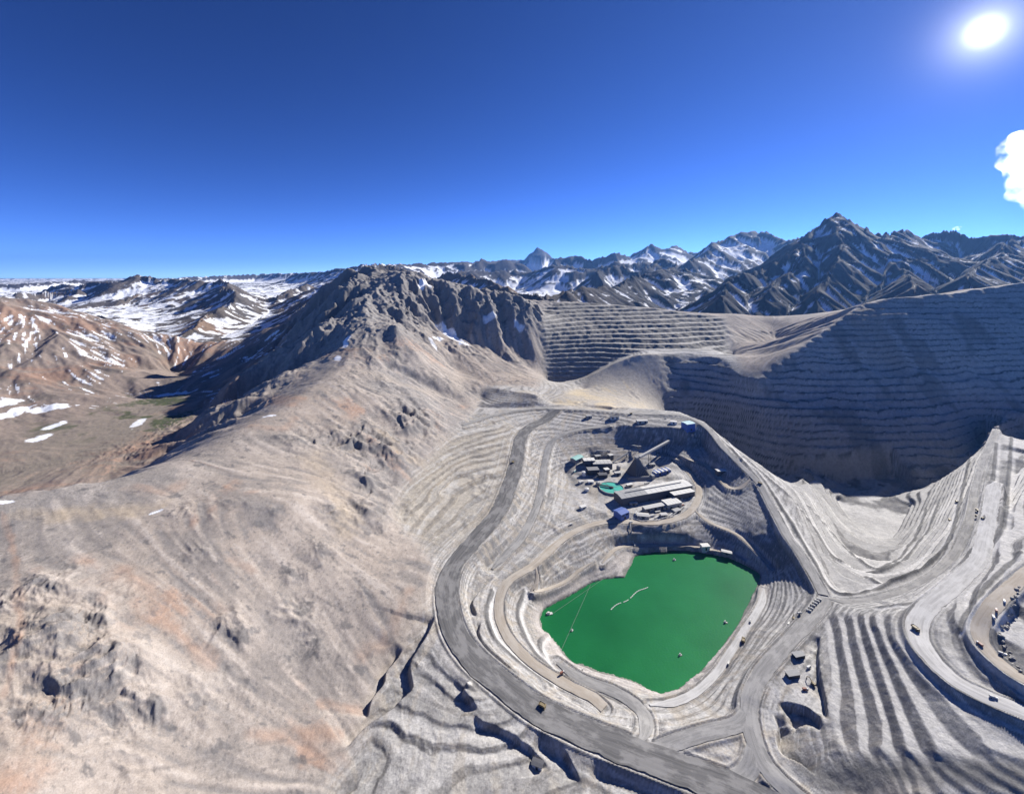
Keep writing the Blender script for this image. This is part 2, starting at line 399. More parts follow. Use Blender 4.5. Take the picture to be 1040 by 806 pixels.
# ------------------------------------------------------------------ solving the ground between the survey lines
class Grid:
    def __init__(s, x0, x1, y0, y1, g):
        s.x0, s.y0, s.g = x0, y0, g
        s.nx, s.ny = int((x1 - x0) / g) + 1, int((y1 - y0) / g) + 1
        s.xv = x0 + np.arange(s.nx) * g; s.yv = y0 + np.arange(s.ny) * g
        s.X, s.Y = np.meshgrid(s.xv, s.yv)
        s.A = {}
    def raster(s, lines):
        S = np.zeros((s.ny, s.nx)); N = np.zeros((s.ny, s.nx))
        for l in lines:
            for a, b in zip(l[:-1], l[1:]):
                m = max(2, int(np.hypot(*(b - a)[:2]) / (s.g * 0.5)) + 1)
                q = a + (b - a) * np.linspace(0, 1, m)[:, None]
                ix = np.round((q[:, 0] - s.x0) / s.g).astype(int); iy = np.round((q[:, 1] - s.y0) / s.g).astype(int)
                ok = (ix >= 0) & (ix < s.nx) & (iy >= 0) & (iy < s.ny)
                np.add.at(S, (iy[ok], ix[ok]), q[ok, 2]); np.add.at(N, (iy[ok], ix[ok]), 1)
        return S, N
    def mask(s, poly, r):
        poly = np.asarray(poly)[:, :2]
        x0, y0 = poly.min(0); x1, y1 = poly.max(0)
        m = np.zeros((s.ny, s.nx))
        ia, ib = np.searchsorted(s.xv, [x0, x1]); ja, jb = np.searchsorted(s.yv, [y0, y1])
        X, Yg = s.X[ja:jb, ia:ib], s.Y[ja:jb, ia:ib]
        ins = np.zeros(X.shape, bool)
        for a, b in zip(poly, np.roll(poly, -1, 0)):
            if a[1] == b[1]: continue
            c = (a[1] > Yg) != (b[1] > Yg)
            ins ^= c & (X < (b[0] - a[0]) * (Yg - a[1]) / (b[1] - a[1]) + a[0])
        m[ja:jb, ia:ib] = ins
        r = int(round(r * 5.0 / s.g)) if r else 0
        return blur(m, r) if r else m
    def idx(s, x, y):
        fx = np.clip((x - s.x0) / s.g, 0, s.nx - 1.001); fy = np.clip((y - s.y0) / s.g, 0, s.ny - 1.001)
        ix = fx.astype(np.int32); iy = fy.astype(np.int32)
        return iy * s.nx + ix, (fx - ix).astype(np.float32), (fy - iy).astype(np.float32)
    def sample(s, name, k, fx, fy):
        A = s.A[name]
        return (A.take(k) * (1 - fx) + A.take(k + 1) * fx) * (1 - fy) + (A.take(k + s.nx) * (1 - fx) + A.take(k + s.nx + 1) * fx) * fy
def solve(S, N, it):
    lev = [(S, N)]
    while min(lev[-1][0].shape) > 24:
        s, n = lev[-1]
        h, w = s.shape[0] // 2 * 2, s.shape[1] // 2 * 2
        f = lambda a: a[:h, :w].reshape(h // 2, 2, w // 2, 2).sum((1, 3))
        lev.append((f(s), f(n)))
    z = None
    for s, n in reversed(lev):
        fix = n > 0
        val = np.where(fix, s / np.maximum(n, 1), 0)
        if z is None:
            z = np.full(s.shape, val[fix].mean())
        else:
            iy = np.minimum((np.arange(s.shape[0])) / 2 - 0.25, z.shape[0] - 1).clip(0); ix = np.minimum(np.arange(s.shape[1]) / 2 - 0.25, z.shape[1] - 1).clip(0)
            y0 = iy.astype(int); x0 = ix.astype(int); y1 = np.minimum(y0 + 1, z.shape[0] - 1); x1 = np.minimum(x0 + 1, z.shape[1] - 1)
            fy = (iy - y0)[:, None]; fx = (ix - x0)[None, :]
            z = (z[y0][:, x0] * (1 - fx) + z[y0][:, x1] * fx) * (1 - fy) + (z[y1][:, x0] * (1 - fx) + z[y1][:, x1] * fx) * fy
        z[fix] = val[fix]
        for _ in range(it):
            p = np.pad(z, 1, mode='edge')
            a = (p[:-2, 1:-1] + p[2:, 1:-1] + p[1:-1, :-2] + p[1:-1, 2:]) * 0.25
            z = np.where(fix, val, a)
    return z
def blur(a, r, n=2):
    for _ in range(n):
        for ax in (0, 1):
            c = np.cumsum(np.pad(a, [(r + 1, r) if i == ax else (0, 0) for i in (0, 1)], mode='edge'), axis=ax)
            k = 2 * r + 1
            a = (np.take(c, range(k, c.shape[ax]), axis=ax) - np.take(c, range(0, c.shape[ax] - k), axis=ax)) / k
    return a
GC = Grid(-3900.0, 3900.0, 120.0, 2720.0, 6.0)       # the whole valley
GF = Grid(-420.0, 1180.0, 220.0, 1340.0, 2.0)        # the workings, surveyed finer
S, N = GC.raster(CONS)
top = hfar(GC.xv, np.full(GC.nx, GC.yv[-1])); S[-1] = top; N[-1] = 1
left = hfar(np.full(GC.ny, GC.xv[0]), GC.yv); rightv = hfar(np.full(GC.ny, GC.xv[-1]), GC.yv)
S[:, 0] = np.where(GC.yv > 900, left, -440); N[:, 0] = 1
S[:, -1] = np.where(GC.yv > 2200, rightv, -300); N[:, -1] = 1
GC.A['base'] = solve(S, N, 60)
S, N = GF.raster(CONS)
for sl in ((0, slice(None)), (-1, slice(None)), (slice(None), 0), (slice(None), -1)):
    k_, fx_, fy_ = GC.idx(GF.X[sl], GF.Y[sl])
    S[sl] = GC.sample('base', k_, fx_, fy_); N[sl] = 1
GF.A['base'] = solve(S, N, 60)
def polymask(name, poly, r=3):
    for g in (GC, GF): g.A[name] = g.mask(poly, r)
def W(*a): return [(x, y) for x, y in a]
# natural ground: everything outside the workings
mine_poly = [tuple(p[:2]) for p in np.vstack([
    LZ((250, 1000, -480), (330, 820, -478), (372, 745, -470), (380, 700, -464), (405, 665, -458), (425, 640, -452), (436, 610, -447), (440, 580, -443), (430, 556, -436), (398, 528, -422),
       (410, 495, -418), (430, 472, -413), (455, 446, -408), (478, 422, -403), (490, 402, -398)),
    LY((545, 392, 1480), (552, 378, 1690), (548, 318, 2170), (560, 308, 2300), (600, 306, 2370), (700, 316, 2330), (736, 321, 2260), (742, 350, 1900), (752, 377, 1580), (770, 384, 1520), (800, 361, 1590),
       (858, 319, 1740), (900, 300, 1825), (970, 295, 1875), (1040, 284, 1930), (1110, 290, 1950))])] + [(3300, 1900), (3300, 120), (-250, 120)]
polymask('mine', mine_poly, 2)
polymask('pitwall', [tuple(p[:2]) for p in WALLTOP] + [(2900, 1800), (2600, 1700), (2050, 1585), (1790, 1470), (1560, 1350), (1300, 1255), (1060, 1205), (900, 1232), (780, 1285), (690, 1390), (600, 1430), (540, 1380), (530, 1450), (560, 1600)], 2)
polymask('upper', [tuple(p[:2]) for p in LY((549, 316, 2170), (560, 308, 2300), (600, 306, 2370), (700, 316, 2330), (736, 321, 2260), (738, 356, 1800), (700, 353, 1820), (650, 355, 1810), (620, 367, 1775), (590, 384, 1735), (556, 392, 1700))], 3)
polymask('sand', [tuple(p[:2]) for p in LY((560, 408, 1345), (592, 412, 1325), (620, 415, 1320), (645, 417, 1325), (664, 418, 1340), (672, 395, 1480), (676, 372, 1640), (672, 357, 1730), (647, 357, 1735), (625, 365, 1715), (603, 376, 1680), (590, 392, 1580))], 3)
polymask('pitnear', [tuple(p[:2]) for p in PITRIM[5:]] + [tuple(p[:2]) for p in LZ((872, 603, -450), (905, 598, -450), (935, 588, -450), (960, 570, -448), (980, 530, -441), (990, 490, -434), (1003, 455, -426), (1016, 425, -415))] + [(2500, 1500), (2050, 1585), (1790, 1470), (1560, 1350), (1300, 1255), (1060, 1205), (900, 1232), (780, 1285), (690, 1390), (560, 1380), (540, 1000)], 2)
polymask('right', [tuple(p[:2]) for p in LZ((905, 618, -446), (940, 604, -444), (965, 586, -443), (982, 560, -440), (994, 530, -436), (1000, 490, -430), (1016, 440, -418))] + [(2400, 1300), (2400, 300), (700, 250)] + [tuple(p[:2]) for p in LZ((1100, 735, -390), (1040, 708, -395), (1000, 692, -402), (955, 655, -412), (945, 638, -414), (955, 622, -412))], 3)
polymask('shade_apron', [tuple(p[:2]) for p in LZ((800, 778, -466), (835, 772, -460), (872, 769, -451), (905, 768, -440), (933, 768, -432), (980, 770, -426), (1040, 776, -423), (1110, 782, -420), (1110, 830, -424), (1040, 812, -430), (960, 798, -438), (900, 800, -450), (850, 812, -464))], 1)
polymask('stair', [tuple(p[:2]) for p in LZ((836, 628, -457), (846, 622, -450), (905, 624, -424), (925, 660, -420), (960, 700, -417), (1010, 740, -415), (1100, 765, -412), (1100, 785, -421), (1040, 771, -423), (950, 767, -428), (872, 767, -450), (848, 750, -458), (838, 715, -459), (838, 690, -459), (834, 660, -459))], 1)
polymask('lake', SHORE, 0)
polymask('fan', [tuple(p[:2]) for p in LZ((402, 524, -421), (414, 495, -418), (432, 475, -414), (458, 448, -409), (500, 428, -405), (524, 436, -415), (512, 490, -435), (500, 520, -440), (470, 552, -444), (440, 556, -437))], 4)
polymask('front', [tuple(p[:2]) for p in LZ((385, 700, -465), (430, 650, -455), (470, 672, -462), (510, 712, -472), (560, 756, -484), (620, 800, -488), (650, 850, -488), (500, 900, -488), (300, 860, -478), (360, 760, -472))], 3)
for g in (GC, GF):
    nat = 1 - g.A['mine']; B = g.A['base']
    bl = blur(B, int(26 / g.g))
    B = B * (1 - nat * 0.85) + bl * nat * 0.85
    B = B * 0.4 + blur(B, max(1, int(3.0 / g.g)), 1) * 0.6
    g.A['base'] = B
    gy_, gx_ = np.gradient(blur(B, int(12 / g.g), 1), g.g)
    g.A['gx'], g.A['gy'] = gx_, gy_
    m_ = np.hypot(gx_, gy_) + 0.02
    g.A['fx'], g.A['fy'] = gx_ / m_, gy_ / m_
    g.A = {k: np.ascontiguousarray(v.astype(np.float32)).ravel() for k, v in g.A.items()}
def pile(u, v, z, r, h):
    p = P(u, v, Z=z); return (p[0], p[1], r, h)
PILES = []

def hit(u, v, y0=200.0):
    """where a sight line of the photograph first meets the surveyed ground"""
    Y = np.arange(y0, 2600, 1.0)
    X = (u - CU) / FPX * Y; Z = (V0 - v) / FPX * Y
    g = GC.sample('base', *GC.idx(X, Y))
    m = (X > GF.xv[1]) & (X < GF.xv[-2]) & (Y > GF.yv[1]) & (Y < GF.yv[-2])
    g[m] = GF.sample('base', *GF.idx(X[m], Y[m]))
    k = np.nonzero(Z <= g)[0]
    i = k[0] if len(k) else len(Y) - 1
    return (float(X[i]), float(Y[i]), float(g[i]))

# tracks on the mountain side
def track(key, pts, w, mat='road_tan'):
    ROADS[key] = dict(line=smooth_line(np.array([hit(u, v) for u, v in pts]), 5.0), w=w, blend=4.0, berm=0.3, mat=mat, strip=True)
# ------------------------------------------------------------------ the ground as a function of place
def sampler(x, y):
    kc, cfx, cfy = GC.idx(x, y)
    inn = np.nonzero((x > GF.xv[1]) & (x < GF.xv[-2]) & (y > GF.yv[1]) & (y < GF.yv[-2]))[0]
    xf, yf_ = x[inn], y[inn]
    kf, ffx, ffy = GF.idx(xf, yf_)
    edge = np.minimum(np.minimum(xf - GF.xv[0], GF.xv[-1] - xf), np.minimum(yf_ - GF.yv[0], GF.yv[-1] - yf_))
    w = sst(0, 30, edge).astype(np.float32)
    def f(name):
        v = GC.sample(name, kc, cfx, cfy)
        v[inn] = v[inn] * (1 - w) + GF.sample(name, kf, ffx, ffy) * w
        return v
    return f
def terrace(z, step, off, tread, lip=0.0):
    q = (z - off) / step
    b = np.floor(q); t = q - b
    f = np.clip((t - tread) / (1 - tread), 0, 1)
    return off + step * (b + f * 0.97 + 0.03 * t)
def seg_dist(x, y, line, reach):
    """distance to a polyline, height along it, side and arc length; only within reach"""
    n = len(x)
    d = np.full(n, 1e9, np.float32); zz = np.zeros(n, np.float32); sd = np.zeros(n, np.float32); al = np.zeros(n, np.float32)
    lo = line[:, :2].min(0) - reach; hi = line[:, :2].max(0) + reach
    idx = np.nonzero((x > lo[0]) & (x < hi[0]) & (y > lo[1]) & (y < hi[1]))[0]
    if len(idx) == 0: return idx, d, zz, sd, al
    xs, ys = x[idx], y[idx]
    D = np.full(len(idx), 1e9, np.float32); Zs = np.zeros(len(idx), np.float32); SD = Zs.copy(); AL = Zs.copy()
    s = 0.0
    # chunk the line so that each chunk only visits the points near it
    CH = 6
    for c in range(0, len(line) - 1, CH):
        sub = line[c:c + CH + 1]
        l2 = sub[:, :2].min(0) - reach; h2 = sub[:, :2].max(0) + reach
        m = np.nonzero((xs > l2[0]) & (xs < h2[0]) & (ys > l2[1]) & (ys < h2[1]))[0]
        xm, ym = xs[m], ys[m]
        dm, zm, sm, am = D[m], Zs[m], SD[m], AL[m]
        for a, b in zip(sub[:-1], sub[1:]):
            e = b - a; L = math.hypot(e[0], e[1]) + 1e-9
            rx, ry = xm - a[0], ym - a[1]
            t = np.clip((rx * e[0] + ry * e[1]) / (L * L), 0, 1)
            dd = np.hypot(rx - t * e[0], ry - t * e[1])
            k = dd < dm
            dm = np.where(k, dd, dm); zm = np.where(k, a[2] + t * e[2], zm)
            sm = np.where(k, np.sign(e[0] * ry - e[1] * rx), sm); am = np.where(k, s + t * L, am)
            s += L
        D[m], Zs[m], SD[m], AL[m] = dm, zm, sm, am
    return idx, D, Zs, SD, AL
# small cliffs cut into the ground: (line, drop on the left side of the line, fade distance)
SCARPS = []
def scarp(drop, fade, *pts):
    SCARPS.append((smooth_line(np.array([hit(u, v) for u, v, _ in pts]), 4.0), drop, fade))
scarp(8, 30, (374, 726, -470), (377, 708, -466), (390, 692, -463), (392, 680, -461), (402, 668, -459), (411, 655, -456))
scarp(8, 30, (350, 762, -473), (372, 737, -470), (392, 724, -469), (408, 710, -467), (419, 700, -466), (418, 688, -464), (417, 672, -461), (430, 652, -456), (440, 632, -451), (441, 622, -450))
scarp(6, 22, (487, 722, -474), (479, 711, -472), (471, 702, -470), (477, 692, -467), (482, 688, -466))
scarp(5, 24, (560, 776, -486), (546, 764, -485), (528, 750, -482), (505, 738, -478), (490, 734, -477), (480, 724, -475))
scarp(8, 26, (700, 806, -474), (660, 790, -473), (625, 775, -472), (602, 760, -470))
scarp(6, 22, (592, 795, -478), (582, 776, -484), (572, 760, -480), (560, 747, -476), (543, 738, -470))
scarp(5, 14, (488, 628, -458), (484, 622, -458), (480, 612, -457), (486, 602, -457), (495, 593, -459), (503, 586, -462))
scarp(6, 16, (535, 692, -467), (512, 672, -464), (494, 655, -461), (487, 642, -460), (489, 630, -459))
scarp(9, 30, (835, 742, -466), (833, 728, -464), (824, 720, -463), (812, 716, -463), (798, 714, -464), (788, 713, -465))
scarp(10, 26, (783, 725, -466), (790, 738, -467), (788, 752, -468), (795, 766, -469), (812, 775, -470), (830, 790, -472))
scarp(8, 14, (842, 730, -461), (838, 705, -461), (833, 682, -460), (832, 662, -459), (834, 645, -457))
BERMS = []
def berm(h, *pts):
    BERMS.append((smooth_line(np.array([hit(u, v) for u, v in pts]), 5.0), h))
berm(2.4, (713, 427), (741, 452), (771, 482), (799, 523), (822, 562), (843, 597), (868, 604), (909, 591), (944, 573), (964, 550))
berm(2.2, (756, 464), (792, 495), (824, 530), (846, 563), (878, 580), (914, 570), (942, 538), (953, 510))
berm(2.0, (820, 512), (850, 545), (878, 571), (904, 572), (929, 545), (941, 516))
berm(2.2, (880, 587), (904, 592), (934, 579), (963, 549), (975, 508), (985, 465))
berm(2.0, (1012, 450), (1008, 490), (1000, 540), (980, 573), (950, 596), (925, 612), (893, 617))
berm(2.0, (1030, 440), (1024, 488), (1020, 528), (1003, 557), (975, 586), (958, 612))
berm(1.8, (1036, 560), (1005, 590), (985, 615), (975, 640))
berm(1.6, (790, 520), (806, 555), (826, 592))
berm(1.5, (722, 436), (748, 462), (768, 484), (782, 512))
berm(1.6, (560, 640), (548, 655), (565, 682), (600, 700), (630, 712))
berm(1.4, (532, 600), (526, 625), (538, 655), (560, 680))
berm(1.4, (500, 600), (494, 622), (503, 648), (525, 670), (560, 695))
OUTCROPS = [  # bare rock in the scree: centre, size, strength
    (hit(60, 640), 36, 12), (hit(90, 690), 40, 13), (hit(40, 600), 28, 10), (hit(25, 660), 26, 10), (hit(120, 720), 28, 11), (hit(152, 725), 13, 13),
    (hit(235, 638), 20, 9), (hit(300, 620), 24, 6), (hit(330, 560), 24, 6), (hit(215, 700), 24, 6), (hit(380, 520), 40, 10), (hit(345, 520), 34, 8),
    (hit(395, 455), 60, 14), (hit(355, 450), 55, 12), (hit(420, 430), 60, 14), (hit(310, 450), 40, 8), (hit(380, 490), 44, 12), (hit(190, 520), 22, 5),
    (hit(200, 560), 18, 4), (hit(300, 585), 16, 5), (hit(310, 645), 20, 5), (hit(20, 730), 26, 7), (hit(350, 690), 16, 3), (hit(-60, 640), 50, 12)]
NEARW, NEARD = [150, 75, 37, 18], [0.045, 0.05, 0.045, 0.035]
FARW, FARD = [1100, 550, 270, 135, 66], [0.03, 0.045, 0.06, 0.06, 0.05]
MINEW, MINED = [22, 9], [0.02, 0.02]
def base_far(x, y, e=18.0):
    h = hfar(x, y)
    hx = hfar(x + e, y); hy = hfar(x, y + e)
    return h, (hx - h) / e, (hy - h) / e
def ground(x, y, detail=True):
    shp = np.shape(x)
    x = np.asarray(x, np.float64).ravel(); y = np.asarray(y, np.float64).ravel()
    f = sampler(x, y)
    zb = f('base')
    inner = (y < 2690) & (np.abs(x) < 3880)
    gx, gy = f('gx'), f('gy')
    mine = f('mine') * inner
    blend = np.maximum(np.maximum(sst(2350, 2680, y), sst(1950, 2250, y) * sst(-900, -1050, x)), sst(2900, 3700, np.abs(x)) * sst(1400, 2300, y)).astype(np.float32)
    q = np.nonzero(blend > 0)[0]
    if len(q):
        h, hx, hy = base_far(x[q], y[q])
        w = blend[q]
        zb[q] = zb[q] * (1 - w) + h * w; gx[q] = gx[q] * (1 - w) + hx * w; gy[q] = gy[q] * (1 - w) + hy * w
    pw, up, pn, rt, stt, fan, fr, snd = (f(M) * inner for M in ('pitwall', 'upper', 'pitnear', 'right', 'stair', 'fan', 'front', 'sand'))
    apr_shade = f('shade_apron') * inner
    pw = pw * (1 - snd); pn = pn * (1 - snd)
    z = zb.copy()
    info = dict(mine=mine, pw=pw, up=up, pn=pn, rt=rt, stt=stt, snd=snd, apr_shade=apr_shade, fan=fan, fr=fr, far=blend)
    i = np.nonzero((mine > 0.01) & (y < 2600))[0]
    xi, yi = x[i], y[i]
    wob = pnoise(xi / 160, yi / 160, 3) * 5 + pnoise(xi / 50, yi / 50, 4) * 1.6
    d = np.zeros(len(i), np.float32)
    face = np.zeros(len(i), np.float32); trd = np.zeros(len(i), np.float32)
    zi = zb[i]
    crumble = fbm(xi, yi, 30, 4, 25, 0.55)
    irr = 0.45 + 0.6 * sst(-0.4, 0.35, pnoise(xi / 120, yi / 60, 27))
    for mk, wb, step, off, tr_, amt in ((pw[i], wob * 2.2 + crumble * 6.5 + 9 * np.sin(zi / 41.0) + 5 * np.sin(zi / 17.0 + xi / 300), 19, -608, 0.45, irr), (up[i], wob * 1.3 + crumble * 4, 15, -400, 0.5, 1.0), (pn[i] * (1 - pw[i]), wob * 0.6 + crumble * 1.2, 9, -603, 0.62, 1.0),
                                   (rt[i] * (1 - pn[i]), wob * 0.6 + crumble * 1.2, 7.5, -460, 0.62, 1.0), (stt[i], wob * 0.10 + crumble * 0.7, 7, -421, 0.42, 1.0), (fan[i], wob * 0.4, 3.2, -460, 0.55, 0.8), (fr[i], wob * 0.6 + crumble * 0.8, 2.2, -490, 0.62, 0.6)):
        zz_ = zi + wb
        d += mk * amt * (terrace(zz_, step, off, tr_) - zi)
        t_ = np.mod((zz_ - off) / step, 1.0)
        fm = sst(tr_ - 0.03, tr_ + 0.04, t_) * sst(1.0, 0.97, t_)
        if step == 19: fm = np.maximum(fm, sst(0.26, 0.34, t_))
        face = np.maximum(face, mk * fm); trd = np.maximum(trd, mk * (1 - fm))
    info['face'] = np.zeros(len(x), np.float32); info['face'][i] = face
    info['trd'] = np.zeros(len(x), np.float32); info['trd'][i] = trd
    bi = np.floor((zi + wob * 0.6 + crumble * 1.2 + 603) / 9).astype(np.int32)
    info['btone'] = np.zeros(len(x), np.float32); info['btone'][i] = _R1[(bi * 37) & 255, 11]
    z[i] += d
    # dozer tracks and small berms along the contour, everywhere the ground is worked
    small = np.clip(1 - pw[i] - up[i] - stt[i] - snd[i] - 0.35 * pn[i] - 0.35 * rt[i], 0, 1) * mine[i]
    zi = z[i]
    z[i] += small * 0.75 * (terrace(zi + wob * 0.4, 3.1, -600.0, 0.55) - zi) * sst(-0.5, 0.1, pnoise(xi / 90, yi / 90, 23))
    info['ph'] = np.zeros(len(x), np.float32)
    info['ph'][i] = small * (np.mod((zi + wob * 0.4 + 600.0) / 3.1, 1.0) > 0.55)
    for line, drop, fade in SCARPS:
        k, D, Zs, SD, AL = seg_dist(x, y, line, fade * 3)
        if len(k) == 0: continue
        m = (SD > 0) & (D < fade * 3)
        L = AL.max() if len(AL) else 1
        L = float(np.sum(np.hypot(*np.diff(line[:, :2], axis=0).T)))
        e = sst(0, 14, AL) * sst(0, 14, L - AL)
        z[k] -= np.where(m, drop * e * np.exp(-D / fade) * sst(0, 2.6, D), 0)
        z[k] += np.where(~m & (D < 16), 0.12 * drop * e * np.exp(-D / 6), 0)
    info['z0'] = z.copy()
    # loose rock runs downhill: follow every point up the slope
    ux, uy = x.copy(), y.copy()
    run = np.zeros(len(x), np.float32)
    ok = np.nonzero(y < 2600)[0]
    for s_ in range(18):
        kk = GC.idx(ux[ok], uy[ok])[0]
        ddx, ddy = GC.A['fx'].take(kk), GC.A['fy'].take(kk)
        ux[ok] += 7 * ddx; uy[ok] += 7 * ddy
        if s_ < 14: run[ok] += fbm(ux[ok], uy[ok], 13, 4, 301)
    info['run'] = run / 14 * 3.8; info['xu'] = ux; info['yu'] = uy
    info['berms'] = []
    for pl_, hb_ in BERMS:
        k, D, Zs, SD, AL = seg_dist(x, y, pl_, 14)
        if len(k) == 0: continue
        z[k] += 1.2 * hb_ * np.exp(-(D / 3.4) ** 2) * (D < 14)
        full = np.full(len(x), 99, np.float32); full[k] = D
        fs_ = np.zeros(len(x), np.float32); fs_[k] = SD
        info['berms'].append((full, fs_))
    # natural relief
    nat = (1 - mine)
    i = np.nonzero(nat > 0.02)[0]
    xi, yi = x[i], y[i]
    nr = (1 - blend[i]) * nat[i]
    out = np.zeros(len(i), np.float32)
    rockm = np.zeros(len(i), np.float32)
    for (c, r, a) in OUTCROPS:
        dd = ((xi - c[0]) ** 2 + (yi - c[1]) ** 2) / (r * r)
        rockm = np.maximum(rockm, np.exp(-dd) * a / 12)
    zz = zb[i]
    high = sst(-300, -150, zz) * sst(900, 1300, yi) * (xi > -1300) * (xi < 400)
    west = sst(-560, -700, xi + 0.0 * yi) * sst(500, 800, yi)
    shade_face = sst(-20, -160, xi + 520 - (yi - 1000) * 0.02) * (yi > 600) * (yi < 2200) * sst(-980, -860, xi) * sst(850, 1000, yi)
    cliff = sst(1600, 1700, yi) * (yi < 2150) * sst(-560, -460, xi) * sst(-400, -280, zz)
    patch = 0.35 * (xi > -600) * sst(0.20, 0.44, fbm(xi * 0.8 + yi * 0.3, yi * 1.3 - 0.2 * xi, 75, 5, 167, 0.55)) * (xi < 500) * (yi < 1500)
    flank = sst(850, 1000, yi) * (yi < 1750) * sst(-500, -420, xi) * (xi < 80) * sst(-0.25, 0.25, fbm(xi, yi, 150, 4, 169)) * sst(-392, -370, zz)
    rough = np.clip(rockm * 1.1 + 0.5 * patch + 0.4 * flank + high * 0.8 + 0.12 * west + 0.5 * shade_face, 0, 1.5)
    info['rough'] = np.zeros(len(x), np.float32); info['rough'][i] = rough * nr
    gl = gullies(xi, yi, gx[i], gy[i], NEARW, NEARD, 1)
    gw = gullies(xi, yi, gx[i], gy[i], [220, 110, 55, 27], [0.07, 0.065, 0.055, 0.04], 9)
    z[i] += nr * gw * west * 1.7
    gl = gl + gw * west
    z[i] += nr * gl * (0.14 + 1.3 * rough + 1.6 * cliff)
    rd = fbm(xi + 14 * pnoise(xi / 40, yi / 40, 31), yi + 14 * pnoise(xi / 40, yi / 40, 32), 46, 5, 41, 0.52, True)
    z[i] += nr * rough * (rd - 0.1) * (11 + 14 * cliff)
    z[i] += nr * rough * fbm(xi, yi, 17, 4, 43, 0.6, True) * (1.6 + 3.4 * high)
    z[i] += nr * (fbm(xi, yi, 90, 5, 51, 0.5) * 1.8 + fbm(xi, yi, 11, 4, 57, 0.5) * 0.35 + info['run'][i] * 0.9)
    info['gul'] = np.zeros(len(x), np.float32); info['gul'][i] = gl
    i = np.nonzero(blend > 0.02)[0]
    if len(i):
        xi, yi = x[i], y[i]
        gl = gullies(xi, yi, gx[i], gy[i], FARW, FARD, 4)
        gl += (fbm(xi, yi, 640, 5, 61, 0.55, True) - 0.2) * (45 + 45 * sst(300, 1500, xi)) * sst(2600, 5000, yi)
        calm = 1 - 0.5 * sst(9000, 15000, yi)
        z[i] += blend[i] * gl * calm
        info['gul'][i] += gl * blend[i] / 6
    # workings: slumped faces and loose ground
    i = np.nonzero((mine > 0.02) & (y < 2500))[0]
    xi, yi = x[i], y[i]
    wallish = np.clip(pw[i] + up[i], 0, 1)
    z[i] += mine[i] * (fbm(xi, yi, 60, 4, 71, 0.5) * (1.2 + 2.2 * wallish) + fbm(xi, yi, 9, 3, 77, 0.55) * (0.55 + 1.2 * wallish))
    rn = fbm(xi, yi, 26, 4, 81, 0.5, True)
    lump = sst(0.1, 0.5, pnoise(xi / 70, yi / 70, 85)) * (1 - wallish) * (1 - stt[i]) * (1 - 0.8 * np.clip(pn[i] + rt[i], 0, 1))
    z[i] += mine[i] * lump * (rn - 0.2) * 2.4
    # roads: cut and filled level, windrow along the edges
    num = np.zeros(len(x), np.float32); den = np.zeros(len(x), np.float32); Wm = np.zeros(len(x), np.float32); bm = np.zeros(len(x), np.float32); rdist = np.full(len(x), 90.0, np.float32)
    for r in ROADS.values():
        hw = r['w'] / 2 + 2.2; reach = hw + 60
        k, D, Zs, SD, AL = seg_dist(x, y, r['line'], reach)
        if len(k) == 0: continue
        rdist[k] = np.minimum(rdist[k], D - hw)
        w = 1 - sst(hw, hw + r['blend'], D)
        c = np.maximum(w, 1e-6) ** 3 * (D < reach)
        num[k] += c * Zs; den[k] += c; Wm[k] = np.maximum(Wm[k], w * (D < reach))
        b = np.exp(-((D - hw - 0.6) / 1.3) ** 2) * r['berm']
        bm[k] = np.where(D < hw - 1.2, -9, np.maximum(bm[k], np.where(bm[k] < -1, -9, b)))
    zr = num / np.maximum(den, 1e-9)
    z = z * (1 - Wm) + zr * Wm
    z += np.clip(bm, 0, 9)
    info['road'] = Wm; info['rdist'] = rdist
    # lake bed
    lk = f('lake') * inner
    z = np.where(lk > 0.5, np.minimum(z, -503.5 - 6 * (lk - 0.5)), z)
    info['lake'] = lk
    return z.reshape(shp) + CAMZ, info
def gz(x, y):
    return float(ground(np.array([x]), np.array([y]))[0][0])

